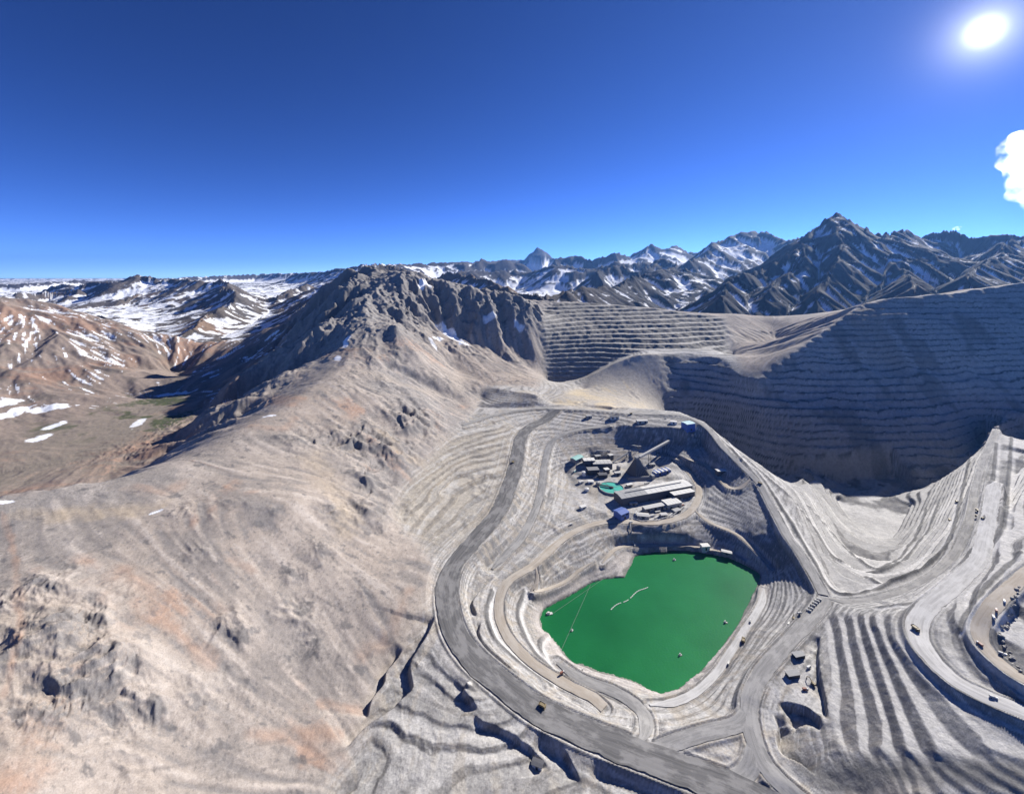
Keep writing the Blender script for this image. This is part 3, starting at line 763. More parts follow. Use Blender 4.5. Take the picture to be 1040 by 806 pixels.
# ------------------------------------------------------------------ materials
MAT = {}
def new_mat(name):
    m = bpy.data.materials.new(name); m.use_nodes = True
    nt = m.node_tree
    b = nt.nodes['Principled BSDF']
    MAT[name] = m
    return m, nt, b
def nnode(nt, t, **kw):
    n = nt.nodes.new(t)
    for k, v in kw.items():
        if k in n.inputs.keys(): n.inputs[k].default_value = v
        else: setattr(n, k, v)
    return n
def mix_col(nt, fac, a, b, mode='MIX'):
    n = nt.nodes.new('ShaderNodeMix'); n.data_type = 'RGBA'; n.blend_type = mode
    for sock, v in ((n.inputs[0], fac), (n.inputs[6], a), (n.inputs[7], b)):
        if isinstance(v, bpy.types.NodeSocket): nt.links.new(v, sock)
        elif isinstance(v, (int, float)): sock.default_value = v
        else: sock.default_value = (*v, 1)
    return n.outputs[2]
def ground_material(name, fine=(2.2, 9.0), strength=0.35, bump=0.5, bump_scale=4.0):
    m, nt, b = new_mat(name)
    at = nnode(nt, 'ShaderNodeAttribute', attribute_name='tone')
    geo = nnode(nt, 'ShaderNodeNewGeometry')
    n1 = nnode(nt, 'ShaderNodeTexNoise', Scale=1 / fine[0], Detail=6.0, Roughness=0.65)
    n2 = nnode(nt, 'ShaderNodeTexNoise', Scale=1 / fine[1], Detail=5.0, Roughness=0.6)
    for n in (n1, n2): nt.links.new(geo.outputs['Position'], n.inputs['Vector'])
    r1 = nnode(nt, 'ShaderNodeMapRange', **{'From Min': 0.3, 'From Max': 0.7, 'To Min': 1 - strength, 'To Max': 1 + strength})
    nt.links.new(n1.outputs[0], r1.inputs['Value'])
    r2 = nnode(nt, 'ShaderNodeMapRange', **{'From Min': 0.3, 'From Max': 0.7, 'To Min': 1 - strength * 0.7, 'To Max': 1 + strength * 0.7})
    nt.links.new(n2.outputs[0], r2.inputs['Value'])
    mu = nnode(nt, 'ShaderNodeMath', operation='MULTIPLY')
    nt.links.new(r1.outputs[0], mu.inputs[0]); nt.links.new(r2.outputs[0], mu.inputs[1])
    sc = nnode(nt, 'ShaderNodeVectorMath', operation='SCALE')
    nt.links.new(at.outputs['Color'], sc.inputs[0]); nt.links.new(mu.outputs[0], sc.inputs['Scale'])
    nt.links.new(sc.outputs[0], b.inputs['Base Color'])
    b.inputs['Roughness'].default_value = 0.95
    b.inputs['Specular IOR Level'].default_value = 0.15
    if bump:
        nb = nnode(nt, 'ShaderNodeTexNoise', Scale=1 / bump_scale, Detail=7.0, Roughness=0.7)
        nt.links.new(geo.outputs['Position'], nb.inputs['Vector'])
        bp = nnode(nt, 'ShaderNodeBump', Strength=bump, Distance=bump_scale * 0.35)
        nt.links.new(nb.outputs[0], bp.inputs['Height'])
        nt.links.new(bp.outputs[0], b.inputs['Normal'])
    return m
GM_NEAR = ground_material('loose_rock', (2.2, 9.0), 0.24, 0.7, 3.0)
GM_HILL = ground_material('scree', (1.3, 7.0), 0.20, 0.35, 1.6)
GM_FAR = ground_material('mountain_rock', (14.0, 60.0), 0.28, 0.6, 30.0)

# ------------------------------------------------------------------ the ground sheets
def tones(x, y, z, slope, info, cav):
    """Ground colour with some painted shade: rock kind, dust, scree, iron stain, snow."""
    n = len(x)
    Z = z - CAMZ
    c = np.zeros((n, 3), np.float32)
    def lay(col, w):
        w = np.clip(w, 0, 1)[:, None].astype(np.float32)
        c[:] = c * (1 - w) + np.array(col, np.float32) * w
    nb = fbm(x, y, 420, 4, 101)
    nm = fbm(x, y, 120, 4, 111)
    ns = fbm(x, y, 26, 4, 121)
    mine, pw, up = info['mine'], info['pw'], info['up']
    # natural ground, near
    far0 = info['far']
    c[:] = (0.315, 0.273, 0.236)
    lay((0.345, 0.288, 0.24), sst(-0.05, 0.35, nb))
    lay((0.27, 0.25, 0.232), sst(0.0, 0.4, -nb))
    # scree runs down the slope: streaks across the mountain flank
    sx = x + 60 * pnoise(x / 130, y / 130, 131); sy = y + 60 * pnoise(x / 130, y / 130, 132)
    st = fbm(sx * 0.35 + sy * 0.12, sy - 0.25 * sx, 30, 4, 141)
    run, xu, yu = info['run'], info['xu'], info['yu']
    src = fbm(xu, yu, 100, 5, 145, 0.55)
    lay((0.385, 0.332, 0.286), 0.75 * sst(0.0, 0.35, src + 0.5 * run))
    lay((0.245, 0.219, 0.197), 0.85 * sst(0.0, 0.34, -src - 0.6 * run))
    lay((0.43, 0.38, 0.335), 0.75 * sst(0.12, 0.5, run))
    lay((0.19, 0.176, 0.168), 0.6 * sst(0.14, 0.5, -run))
    iron = sst(0.16, 0.42, fbm(xu + 900, yu, 130, 4, 151) + 0.25 * run) * sst(-0.25, 0.25, nm + 0.4 * ns)
    lay((0.38, 0.235, 0.16), 0.65 * iron * (y < 1500))
    lay((0.35, 0.30, 0.25), 0.6 * sst(0.15, 0.4, fbm(xu * 0.8, yu, 180, 3, 161)) * (y < 1800))
    blk = sst(0.26, 0.40, fbm(x * 0.75 + y * 0.2, y * 1.2, 22, 5, 165, 0.6) + 0.12 * nm + 0.30 * np.clip(info['rough'], 0, 1))
    lay((0.12, 0.115, 0.115), 0.7 * blk * (1 - far0))
    peb = fbm(x, y, 5.5, 3, 168, 0.6)
    gap_shade = fbm(x * 0.8 + 0.25 * y, y * 1.1, 4.2, 3, 173, 0.6)
    lay((0.10, 0.094, 0.09), 0.5 * sst(0.33, 0.46, gap_shade + 0.14 * nm + 0.12 * np.clip(info['rough'], 0, 1)) * (1 - far0))  # dark specks paint in the shade of gaps between stones
    pk = (1 - far0) * (0.05 + 0.34 * sst(0.0, 0.4, nm + 0.5 * np.clip(info['rough'], 0, 1)))
    lay((0.42, 0.38, 0.345), sst(0.15, 0.4, peb) * pk)
    lay((0.13, 0.122, 0.118), sst(0.18, 0.42, -peb) * pk)
    rock = np.clip(info['rough'], 0, 1)
    lay((0.205, 0.19, 0.178), rock * sst(0.45, 1.0, slope + 0.5 * ns) * 0.85)
    peak = sst(-260, -130, Z) * sst(1200, 1500, y) * (y < 2350) * (np.abs(x + 500) < 900)
    lay((0.27, 0.255, 0.24), 0.75 * peak)
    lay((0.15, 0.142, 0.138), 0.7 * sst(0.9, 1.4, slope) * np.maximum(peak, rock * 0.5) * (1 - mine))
    for colr, wid, k_, pl_ in STAINS:
        q_, D, Zs, SD, AL = seg_dist(x, y, pl_, wid * 2.5)
        if len(q_):
            ww = np.zeros(n, np.float32); ww[q_] = sst(1.7, 0.1, D / wid + 1.3 * ns[q_] + 0.7 * nm[q_]) * k_ * (0.65 + 0.8 * info['run'][q_])
            lay(colr, ww)
    # left valley: brown hills, meadow on the floor
    val = sst(-660, -760, x + 0.2 * (y - 700)) * (y > 600)
    lay((0.225, 0.178, 0.15), val * 0.85)
    lay((0.29, 0.185, 0.135), val * sst(0.0, 0.35, nb + 0.5 * st) * 0.8)
    lay((0.13, 0.115, 0.10), val * sst(0.05, 0.4, -nm) * 0.6)
    floor = val * sst(-385, -398, Z) * sst(0.25, 0.12, slope)
    lay((0.22, 0.19, 0.155), floor * 0.7)
    lay((0.075, 0.085, 0.045), floor * sst(0.0, 0.22, nm + 0.3 * ns) * (x < -900) * sst(1000, 1150, y))
    # far ranges
    far = info['far']
    lay((0.115, 0.10, 0.088), far)
    lay((0.20, 0.14, 0.10), far * sst(0.0, 0.4, nb) * sst(900, -600, x) * sst(8000, 3000, y))
    lay((0.095, 0.088, 0.085), far * sst(0.0, 0.35, fbm(x, y, 900, 3, 171)))
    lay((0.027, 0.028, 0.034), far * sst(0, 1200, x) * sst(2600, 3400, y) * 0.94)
    lay((0.06, 0.058, 0.062), far * sst(5500, 8000, y) * 0.85)
    # workings
    m_dust = (0.375, 0.355, 0.335)
    mc = np.zeros((n, 3), np.float32) + np.array((0.315, 0.295, 0.275), np.float32)
    def mlay(col, w):
        w = np.clip(w, 0, 1)[:, None].astype(np.float32)
        mc[:] = mc * (1 - w) + np.array(col, np.float32) * w
    east = sst(260, 420, x)
    mlay((0.30, 0.295, 0.285), east)
    mlay((0.34, 0.30, 0.25), (1 - east) * sst(0.0, 0.4, nm) * 0.8)
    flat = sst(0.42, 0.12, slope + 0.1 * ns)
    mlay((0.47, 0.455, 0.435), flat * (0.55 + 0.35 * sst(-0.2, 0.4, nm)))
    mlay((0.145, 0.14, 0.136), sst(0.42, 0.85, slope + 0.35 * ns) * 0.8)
    peb2 = fbm(x, y, 6.5, 4, 169, 0.6)
    mlay((0.50, 0.485, 0.46), 0.5 * sst(0.15, 0.4, peb2))
    mlay((0.14, 0.136, 0.132), 0.55 * sst(0.17, 0.42, -peb2))
    mlay((0.19, 0.185, 0.175), info['ph'] * 0.65)
    mlay((0.52, 0.50, 0.465), 0.55 * sst(0.25, 0.5, fbm(x, y, 60, 4, 181)) * flat)
    mlay((0.24, 0.225, 0.21), 0.5 * sst(0.2, 0.5, fbm(x, y, 45, 4, 186)))
    mlay((0.38, 0.315, 0.22), info['fan'] * 0.65)
    mlay((0.30, 0.275, 0.24), info['fan'] * 0.7 * sst(0.0, 0.3, np.sin(Z * 1.3 + 4 * nm)))
    # wheel tracks, spilled bands and bench traces follow the contour and the roads
    zc = info['z0'] + 1.5 * nm
    tr = fbm(zc * 3.0 + 0.03 * x, zc * 0.2 + 0.02 * y, 5.0, 4, 192, 0.55)
    mlay((0.50, 0.485, 0.46), 0.75 * sst(0.08, 0.32, tr) * (1 - 0.8 * info['stt']))
    mlay((0.17, 0.165, 0.16), 0.65 * sst(0.12, 0.36, -tr) * (1 - 0.8 * info['stt']))
    rdist = info['rdist']
    tr2 = fbm(rdist * 2.2 + 0.02 * x, 0.03 * y + 0.02 * x, 9.0, 4, 193, 0.55)
    mlay((0.52, 0.505, 0.475), 0.7 * sst(0.05, 0.3, tr2) * sst(60, 20, rdist))
    mlay((0.20, 0.195, 0.185), 0.6 * sst(0.1, 0.35, -tr2) * sst(60, 20, rdist))
    mlay((0.42, 0.36, 0.275), 0.45 * sst(0.0, 0.35, info['run']) * (1 - east))
    mlay((0.20, 0.19, 0.18), 0.45 * sst(0.1, 0.4, info['run']) * sst(0.2, 0.5, slope))
    stripes = fbm(x * 0.25, y, 7, 3, 191)
    mlay((0.36, 0.315, 0.255), sst(0.1, 0.3, slope) * (1 - east) * sst(0.05, 0.3, stripes) * 0.5)
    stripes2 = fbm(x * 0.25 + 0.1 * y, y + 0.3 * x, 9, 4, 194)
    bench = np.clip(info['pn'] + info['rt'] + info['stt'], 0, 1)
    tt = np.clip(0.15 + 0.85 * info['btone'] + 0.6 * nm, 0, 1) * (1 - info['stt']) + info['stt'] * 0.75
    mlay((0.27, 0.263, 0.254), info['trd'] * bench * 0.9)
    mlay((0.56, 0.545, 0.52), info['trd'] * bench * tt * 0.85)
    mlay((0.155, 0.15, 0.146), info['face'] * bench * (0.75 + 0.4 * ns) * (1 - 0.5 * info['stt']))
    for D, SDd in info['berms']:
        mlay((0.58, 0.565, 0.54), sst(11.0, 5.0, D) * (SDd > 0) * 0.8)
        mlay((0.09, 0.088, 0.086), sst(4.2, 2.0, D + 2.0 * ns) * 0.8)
    mlay((0.16, 0.15, 0.135), np.clip(info['fan'] + info['fr'], 0, 1) * info['face'] * (0.4 + 0.6 * ns))
    mlay((0.50, 0.475, 0.43), np.clip(info['fan'] + info['fr'], 0, 1) * info['trd'] * 0.35)
    mlay((0.135, 0.133, 0.13), info['apr_shade'] * (0.85 + 0.5 * stripes2))  # darker slope below the benches: its shade is put into the colour
    # upper faces: dark ledges with paler dusted rock
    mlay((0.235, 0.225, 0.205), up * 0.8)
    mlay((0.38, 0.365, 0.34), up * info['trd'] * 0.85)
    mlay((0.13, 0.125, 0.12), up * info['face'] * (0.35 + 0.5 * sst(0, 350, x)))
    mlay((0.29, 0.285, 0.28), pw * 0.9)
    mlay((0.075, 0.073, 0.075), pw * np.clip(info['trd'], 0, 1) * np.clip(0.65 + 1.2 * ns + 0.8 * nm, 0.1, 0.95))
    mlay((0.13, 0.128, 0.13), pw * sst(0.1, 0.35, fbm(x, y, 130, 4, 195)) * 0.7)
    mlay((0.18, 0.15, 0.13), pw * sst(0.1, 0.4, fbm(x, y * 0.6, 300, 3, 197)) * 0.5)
    # sand run of the dump at the pit's west end
    sand = info['snd']
    mlay((0.40, 0.365, 0.315), sand * 0.95)
    mlay((0.52, 0.43, 0.29), sand * sst(0.1, -0.25, fbm(x, y, 260, 3, 196) + (y - 1450) / 600 + 0.5 * info['run']) * 0.85)
    ring = sst(-488, -495, Z) * (mine > 0.5) * (x < 480) * (y < 860)
    mlay((0.44, 0.40, 0.37), ring * 0.6)
    mlay((0.13, 0.135, 0.115), ring * sst(-498.3, -499.6, Z + 0.8 * ns) * 0.8)
    w = mine[:, None]
    c = c * (1 - w) + mc * w
    # snow
    gul = info['gul']
    sn = fbm(x, y, 160, 5, 201, 0.55)
    snow = np.zeros(n, np.float32)
    vs = val * (1 - mine) * (y > 1250)
    strk = sst(0.20, 0.30, 0.75 * info['run'] + 0.55 * sn - gul * 0.02 + 0.12 * sst(-400, -250, Z) - 0.10) 
    snow = np.maximum(snow, strk * vs * sst(-400, -380, Z))
    fsn = fbm(x, y, 520, 5, 211, 0.56)
    leftside = sst(600, -600, x)
    lim = 0.05 * leftside + 0.05 + 0.07 * sst(600, 1500, x) * sst(3200, 3800, y) + 0.10 * sst(6000, 8500, y) - 0.30 * sst(8000, 12000, y) * sst(-1500, -4500, x) + 0.14 * sst(5000, 9000, y) - 0.03
    f2 = fbm(x, y, 130, 5, 213, 0.6)
    fs = sst(0.0, 0.05, -cav * 0.02 + 0.45 * fsn + 0.5 * f2 + lim - 0.10 - 0.38 * (slope - 0.5) - 0.10 * sst(3600, 2600, y))
    snow = np.maximum(snow, fs * sst(0.3, 0.8, far))
    for (p, r1, r2, a, k) in SNOW:
        ca, sa = math.cos(a), math.sin(a)
        dx, dy = x - p[0], y - p[1]
        e = ((dx * ca + dy * sa) / r1) ** 2 + ((-dx * sa + dy * ca) / r2) ** 2
        snow = np.maximum(snow, sst(1.15, 0.75, e + 1.1 * fbm(x, y, 28, 4, 221) + 0.9 * ns) * k)
    c = c * (1 - snow[:, None]) + np.array((0.80, 0.82, 0.86), np.float32) * snow[:, None]
    return c
SNOW = [(P(432, 300, Y=1940), 38, 20, 0.9, 1), (P(455, 343, Y=1790), 60, 26, -0.5, 1), (P(470, 352, Y=1740), 40, 20, -0.7, 1), (P(445, 356, Y=1690), 22, 12, 0.8, 1), (P(497, 331, Y=1880), 34, 16, 0.4, 0.8),
        (P(527, 334, Y=1870), 26, 14, -0.5, 0.8), (P(352, 348, Y=1400), 10, 42, 0.2, 1), (P(343, 362, Y=1300), 10, 20, 0.6, 0.9), (P(272, 420, Y=935), 15, 5, 0.3, 1), (hit(160, 520), 10, 3, 0.9, 0.9), (P(4, 503, Y=585), 12, 5, 0.1, 1),
        (hit(48, 415), 50, 26, 0.5, 1), (hit(55, 432), 16, 30, 0.1, 1), (hit(10, 420), 20, 60, 0.1, 1), (hit(40, 445), 18, 26, 0.1, 1), (hit(5, 410), 30, 40, 0.1, 1), (P(440, 375, Y=1600), 30, 8, -0.9, 0.6),
        (hit(175, 400), 60, 14, 0.6, 0.9), (hit(140, 430), 12, 50, 0.4, 0.8)]
def stain(col, wid, k, *pts):
    STAINS.append((col, wid, k, smooth_line(np.array([hit(u, v) for u, v in pts]), 6.0)))
STAINS = []
RUST, OCHRE, MEADOW, SANDY, BONE = (0.36, 0.245, 0.18), (0.41, 0.33, 0.235), (0.07, 0.08, 0.042), (0.36, 0.30, 0.225), (0.47, 0.42, 0.37)
stain(RUST, 7, 0.8, (124, 576), (150, 600), (172, 632), (195, 658), (215, 672))
stain(RUST, 6, 0.8, (255, 748), (290, 747), (345, 742))
stain(RUST, 5, 0.75, (325, 712), (365, 716))
stain(RUST, 12, 0.6, (140, 494), (165, 500), (185, 492))
stain(RUST, 9, 0.6, (255, 432), (285, 436), (300, 425))
stain(RUST, 8, 0.5, (365, 665), (395, 640), (415, 600))
stain(RUST, 6, 0.5, (235, 570), (255, 580))
stain(OCHRE, 12, 0.7, (20, 520), (70, 522), (120, 520), (165, 515))
stain(OCHRE, 20, 0.5, (320, 470), (345, 510), (352, 540))
stain(OCHRE, 14, 0.5, (385, 440), (410, 465), (430, 470))
stain((0.17, 0.15, 0.135), 1.6, 0.7, (120, 790), (174, 781), (200, 775), (227, 767), (259, 757), (290, 751))
stain((0.17, 0.15, 0.135), 1.8, 0.7, (200, 800), (259, 783), (300, 775), (344, 763), (372, 745))
stain(RUST, 3, 0.8, (2, 520), (14, 560), (17, 600), (21, 640), (12, 680), (4, 706))
stain(BONE, 3, 0.8, (105, 680), (140, 692), (165, 702))
stain(BONE, 12, 0.45, (60, 540), (90, 600), (140, 650), (220, 700))
stain(MEADOW, 22, 0.85, (60, 464), (110, 457), (138, 444), (158, 428), (172, 410))
stain(MEADOW, 12, 0.6, (165, 395), (185, 385))
stain(SANDY, 30, 0.75, (-30, 486), (60, 483), (120, 476), (150, 466))
def sheet(name, ys, ss, material, pick=None):
    ys = np.asarray(ys); ss = np.asarray(ss)
    Yg, Sg = np.meshgrid(ys, ss, indexing='ij')
    X = Sg * Yg
    Z, info = ground(X, Yg)
    # slope and concavity from the finished surface
    dYs = np.gradient(Yg, axis=0); dXs = np.gradient(X, axis=1)
    zx = np.gradient(Z, axis=1) / dXs
    zy = np.gradient(Z, axis=0) / dYs - zx * np.gradient(X, axis=0) / dYs
    slope = np.hypot(zx, zy)
    cav = Z - blur(Z, 5, 1)
    col = tones(X.ravel(), Yg.ravel(), Z.ravel(), slope.ravel(), info, cav.ravel())
    nr, nc = Z.shape
    idx = np.arange(nr * nc).reshape(nr, nc)
    quads = np.stack([idx[:-1, :-1], idx[:-1, 1:], idx[1:, 1:], idx[1:, :-1]], -1).reshape(-1, 4)
    xyz = np.stack([X, Yg, Z], -1).reshape(-1, 3).astype(np.float32)
    return xyz, quads, col, info
def make_mesh(name, xyz, quads, col, material):
    used = np.unique(quads)
    remap = np.full(len(xyz), -1, np.int64); remap[used] = np.arange(len(used))
    q = remap[quads]
    me = bpy.data.meshes.new(name)
    me.vertices.add(len(used)); me.vertices.foreach_set('co', xyz[used].ravel())
    me.loops.add(q.size); me.loops.foreach_set('vertex_index', q.ravel().astype(np.int32))
    me.polygons.add(len(q)); me.polygons.foreach_set('loop_start', np.arange(0, q.size, 4, dtype=np.int32))
    me.update(calc_edges=True)
    me.shade_smooth()
    at = me.color_attributes.new('tone', 'FLOAT_COLOR', 'POINT')
    c4 = np.ones((len(used), 4), np.float32); c4[:, :3] = col[used]
    at.data.foreach_set('color', c4.ravel())
    me.materials.append(material)
    ob = bpy.data.objects.new(name, me)
    C.objects.link(ob)
    return ob
def struct(o, label=None):
    o['kind'] = 'structure'
    if label: o['label'] = label
    return o
ys = [150.0]
while ys[-1] < 2400:
    Yc = ys[-1]
    d = max(1.25, Yc * Yc / 190000)
    if Yc > 960: d = 4.2
    if Yc > 2150: d = 6
    ys.append(Yc + d)
YB = ys[-1]
print('rows', len(ys))
SS = np.linspace(-1.42, 1.42, 1180)
xyz, quads, col, info = sheet('ground', ys, SS, GM_NEAR)
cq = xyz[quads[:, 0]]
mineq = info['mine'][quads[:, 0]] > 0.5
wallq = (info['pw'][quads[:, 0]] > 0.5) & mineq
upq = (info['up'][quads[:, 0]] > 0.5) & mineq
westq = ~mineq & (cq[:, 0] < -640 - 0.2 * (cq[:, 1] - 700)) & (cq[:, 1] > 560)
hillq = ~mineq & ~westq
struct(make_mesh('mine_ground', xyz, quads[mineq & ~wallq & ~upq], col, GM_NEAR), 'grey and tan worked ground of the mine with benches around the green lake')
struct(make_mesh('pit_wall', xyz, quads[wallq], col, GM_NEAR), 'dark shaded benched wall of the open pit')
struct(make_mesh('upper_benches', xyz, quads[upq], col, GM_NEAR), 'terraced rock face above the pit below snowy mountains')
struct(make_mesh('valley_ground', xyz, quads[westq], col, GM_HILL), 'brown valley with snow streaks left of the mountain')
struct(make_mesh('mountain', xyz, quads[hillq], col, GM_HILL), 'bare pinkish grey mountain slope rising to a rocky peak')
del xyz, quads, col, info
yf = list(np.geomspace(YB, 6800, 300)) + list(np.geomspace(6800, 14000, 110)[1:]) + list(np.geomspace(14000, 23000, 44)[1:]) + list(np.geomspace(23000, 42000, 12)[1:])
yf[0] = YB
xyz, quads, col, info = sheet('far', yf, np.linspace(-1.46, 1.46, 960), GM_FAR)
struct(make_mesh('snowy_mountains', xyz, quads, col, GM_FAR), 'far snow-streaked mountain ranges under the blue sky')
del xyz, quads, col, info
# ------------------------------------------------------------------ water
def obj_from(name, verts, faces, mat, parent=None, smooth=False):
    me = bpy.data.meshes.new(name)
    me.from_pydata([tuple(v) for v in verts], [], faces)
    me.update()
    if smooth: me.shade_smooth()
    if mat: me.materials.append(mat)
    o = bpy.data.objects.new(name, me)
    C.objects.link(o)
    if parent: o.parent = parent
    return o
def water_material():
    m, nt, b = new_mat('green_water')
    geo = nnode(nt, 'ShaderNodeNewGeometry')
    n = nnode(nt, 'ShaderNodeTexNoise', Scale=0.006, Detail=5.0, Roughness=0.55)
    nt.links.new(geo.outputs['Position'], n.inputs['Vector'])
    mp = nnode(nt, 'ShaderNodeMapRange', **{'From Min': 0.3, 'From Max': 0.7})
    nt.links.new(n.outputs[0], mp.inputs['Value'])
    c = mix_col(nt, mp.outputs[0], (0.004, 0.105, 0.024), (0.014, 0.19, 0.050))
    nt.links.new(c, b.inputs['Base Color'])
    b.inputs['Roughness'].default_value = 0.32
    b.inputs['Specular IOR Level'].default_value = 0.25
    w = nnode(nt, 'ShaderNodeTexNoise', Scale=0.35, Detail=4.0)
    nt.links.new(geo.outputs['Position'], w.inputs['Vector'])
    bp = nnode(nt, 'ShaderNodeBump', Strength=0.3, Distance=0.6)
    nt.links.new(w.outputs[0], bp.inputs['Height']); nt.links.new(bp.outputs[0], b.inputs['Normal'])
    return m
WATER = water_material()
cx, cy = SHORE[:, 0].mean(), SHORE[:, 1].mean()
big = smooth_line(np.vstack([SHORE, SHORE[:1]]), 8.0)[:-1]
big = big + (big - np.array([cx, cy, 0])) * np.array([0.04, 0.04, 0])
verts = [(p[0], p[1], -0.6) for p in big] + [(p[0], p[1], -9.0) for p in big]
nv = len(big)
struct(obj_from('lake', verts, [list(range(nv))] + [[i, (i + 1) % nv, nv + (i + 1) % nv, nv + i] for i in range(nv)], WATER), 'still bright green lake in the mine')

# ------------------------------------------------------------------ roads
def road_material(name, dark, light, patch):
    m, nt, b = new_mat(name)
    uv = nnode(nt, 'ShaderNodeUVMap')
    geo = nnode(nt, 'ShaderNodeNewGeometry')
    sep = nnode(nt, 'ShaderNodeSeparateXYZ'); nt.links.new(uv.outputs[0], sep.inputs[0])
    def noise(sx, sy, detail, rough):
        mp = nnode(nt, 'ShaderNodeMapping', Scale=(sx, sy, 1)); nt.links.new(uv.outputs[0], mp.inputs[0])
        n = nnode(nt, 'ShaderNodeTexNoise', Scale=1.0, Detail=detail, Roughness=rough); nt.links.new(mp.outputs[0], n.inputs['Vector'])
        return n.outputs[0]
    ruts = noise(0.34, 0.012, 6.0, 0.7)       # wheel ruts along the road
    dust = noise(0.07, 0.030, 6.0, 0.65)
    r = nnode(nt, 'ShaderNodeMapRange', **{'From Min': 0.38, 'From Max': 0.62}); nt.links.new(ruts, r.inputs['Value'])
    d = nnode(nt, 'ShaderNodeMapRange', **{'From Min': 0.47, 'From Max': 0.57}); nt.links.new(dust, d.inputs['Value'])
    c = mix_col(nt, r.outputs[0], dark, light)
    mu = nnode(nt, 'ShaderNodeMath', operation='MULTIPLY'); nt.links.new(d.outputs[0], mu.inputs[0]); mu.inputs[1].default_value = 0.55
    c = mix_col(nt, mu.outputs[0], c, patch)
    nt.links.new(c, b.inputs['Base Color'])
    b.inputs['Roughness'].default_value = 0.95; b.inputs['Specular IOR Level'].default_value = 0.1
    nb = nnode(nt, 'ShaderNodeTexNoise', Scale=0.5, Detail=5.0); nt.links.new(geo.outputs['Position'], nb.inputs['Vector'])
    bp = nnode(nt, 'ShaderNodeBump', Strength=0.25, Distance=0.6); nt.links.new(nb.outputs[0], bp.inputs['Height']); nt.links.new(bp.outputs[0], b.inputs['Normal'])
    return m
RM = {'road_grey': road_material('road_grey', (0.23, 0.224, 0.214), (0.335, 0.325, 0.31), (0.44, 0.425, 0.40)),
      'road_dark': road_material('road_dark', (0.115, 0.112, 0.11), (0.19, 0.185, 0.178), (0.33, 0.32, 0.305)),
      'road_tan': road_material('road_tan', (0.36, 0.31, 0.25), (0.45, 0.40, 0.33), (0.50, 0.46, 0.40)),
      'road_white': road_material('road_white', (0.38, 0.37, 0.355), (0.54, 0.53, 0.51), (0.60, 0.59, 0.57))}
RNAMES = {'main': ('haul_road', 'wide dark grey haul road curving around the west side of the green lake', 'road_dark'),
  'rim': ('rim_road', 'grey road along the crest between the plant and the pit', 'road_grey'), 'inner': ('bench_road', 'grey bench road inside the bend of the wide haul road', 'road_grey'),
  'ring': ('plant_road', 'pale tan road ringing the plant and running down the west lake side', 'road_tan'), 'eastb': ('switchback_road', 'pale switchback road east of the plant', 'road_tan'),
  'southb': ('ramp_road', 'narrow pale ramp from the plant to the lake corner', 'road_tan'), 'dam': ('shore_road', 'pale track along the far shore of the lake', 'road_tan'),
  'shorew': ('track', 'thin tan track looping down to the lake', 'road_tan'), 'uroad': ('lower_road', 'grey road curling below the near lake shore', 'road_grey'), 'eastshore': ('lakeside_road', 'white dusty track along the right lake shore', 'road_white'),
  'down': ('ramp_road', 'grey ramp road right of the lake running down to the junction', 'road_grey'), 'link': ('link_road', 'dusty road joining the ramp to the wide haul road', 'road_grey'), 'link2': ('link_road', 'short road at the junction near the bottom edge', 'road_grey'),
  'cont': ('contour_road', 'grey road curving along the near edge of the pit', 'road_grey'), 'white': ('white_road', 'broad white dusty road sweeping down the right side', 'road_white'), 'tan': ('tan_road', 'tan road curling along the right edge above the white road', 'road_tan')}
for k_i, (key, (nm_, lab, mt)) in enumerate(RNAMES.items()):
    r = ROADS[key]; l = smooth_line(r['line'][::2], 4.0)
    t = np.gradient(l[:, :2], axis=0); t /= np.linalg.norm(t, axis=1)[:, None] + 1e-9
    nrm_ = np.stack([-t[:, 1], t[:, 0]], 1)
    na = 7
    offs = np.linspace(-0.5, 0.5, na) * r['w']
    al = np.concatenate([[0], np.cumsum(np.linalg.norm(np.diff(l[:, :2], axis=0), axis=1))])
    jit = 1 + 0.12 * pnoise(al / 31.0, al * 0 + k_i, 3) + 0.10 * pnoise(al / 9.0, al * 0 + k_i, 4)
    if key not in ('main', 'down', 'link', 'link2', 'rim', 'ring'):
        jit = jit * (0.3 + 0.7 * sst(0, 30, al) * sst(0, 30, al[-1] - al))
    px = l[:, 0][:, None] + nrm_[:, 0][:, None] * offs[None] * jit[:, None]; py = l[:, 1][:, None] + nrm_[:, 1][:, None] * offs[None] * jit[:, None]
    zz, _ = ground(px, py)
    zz = zz + 0.22 + 0.045 * (len(RNAMES) - k_i) + 0.25 * (1 - (2 * np.abs(np.linspace(-0.5, 0.5, na))) ** 2)[None]
    V = np.stack([px, py, zz], -1).reshape(-1, 3)
    nn_ = len(l)
    F = [[i * na + j, i * na + j + 1, (i + 1) * na + j + 1, (i + 1) * na + j] for i in range(nn_ - 1) for j in range(na - 1)]
    F = [f[::-1] for f in F]
    o = obj_from(nm_, V, F, RM[mt], smooth=True)
    uvl = o.data.uv_layers.new(name='UVMap')
    uvv = np.stack([np.tile(offs, nn_), np.repeat(al, na)], -1)
    li = np.empty(len(o.data.loops), np.int32); o.data.loops.foreach_get('vertex_index', li)
    uvl.data.foreach_set('uv', uvv[li].astype(np.float32).ravel())
    struct(o, lab)
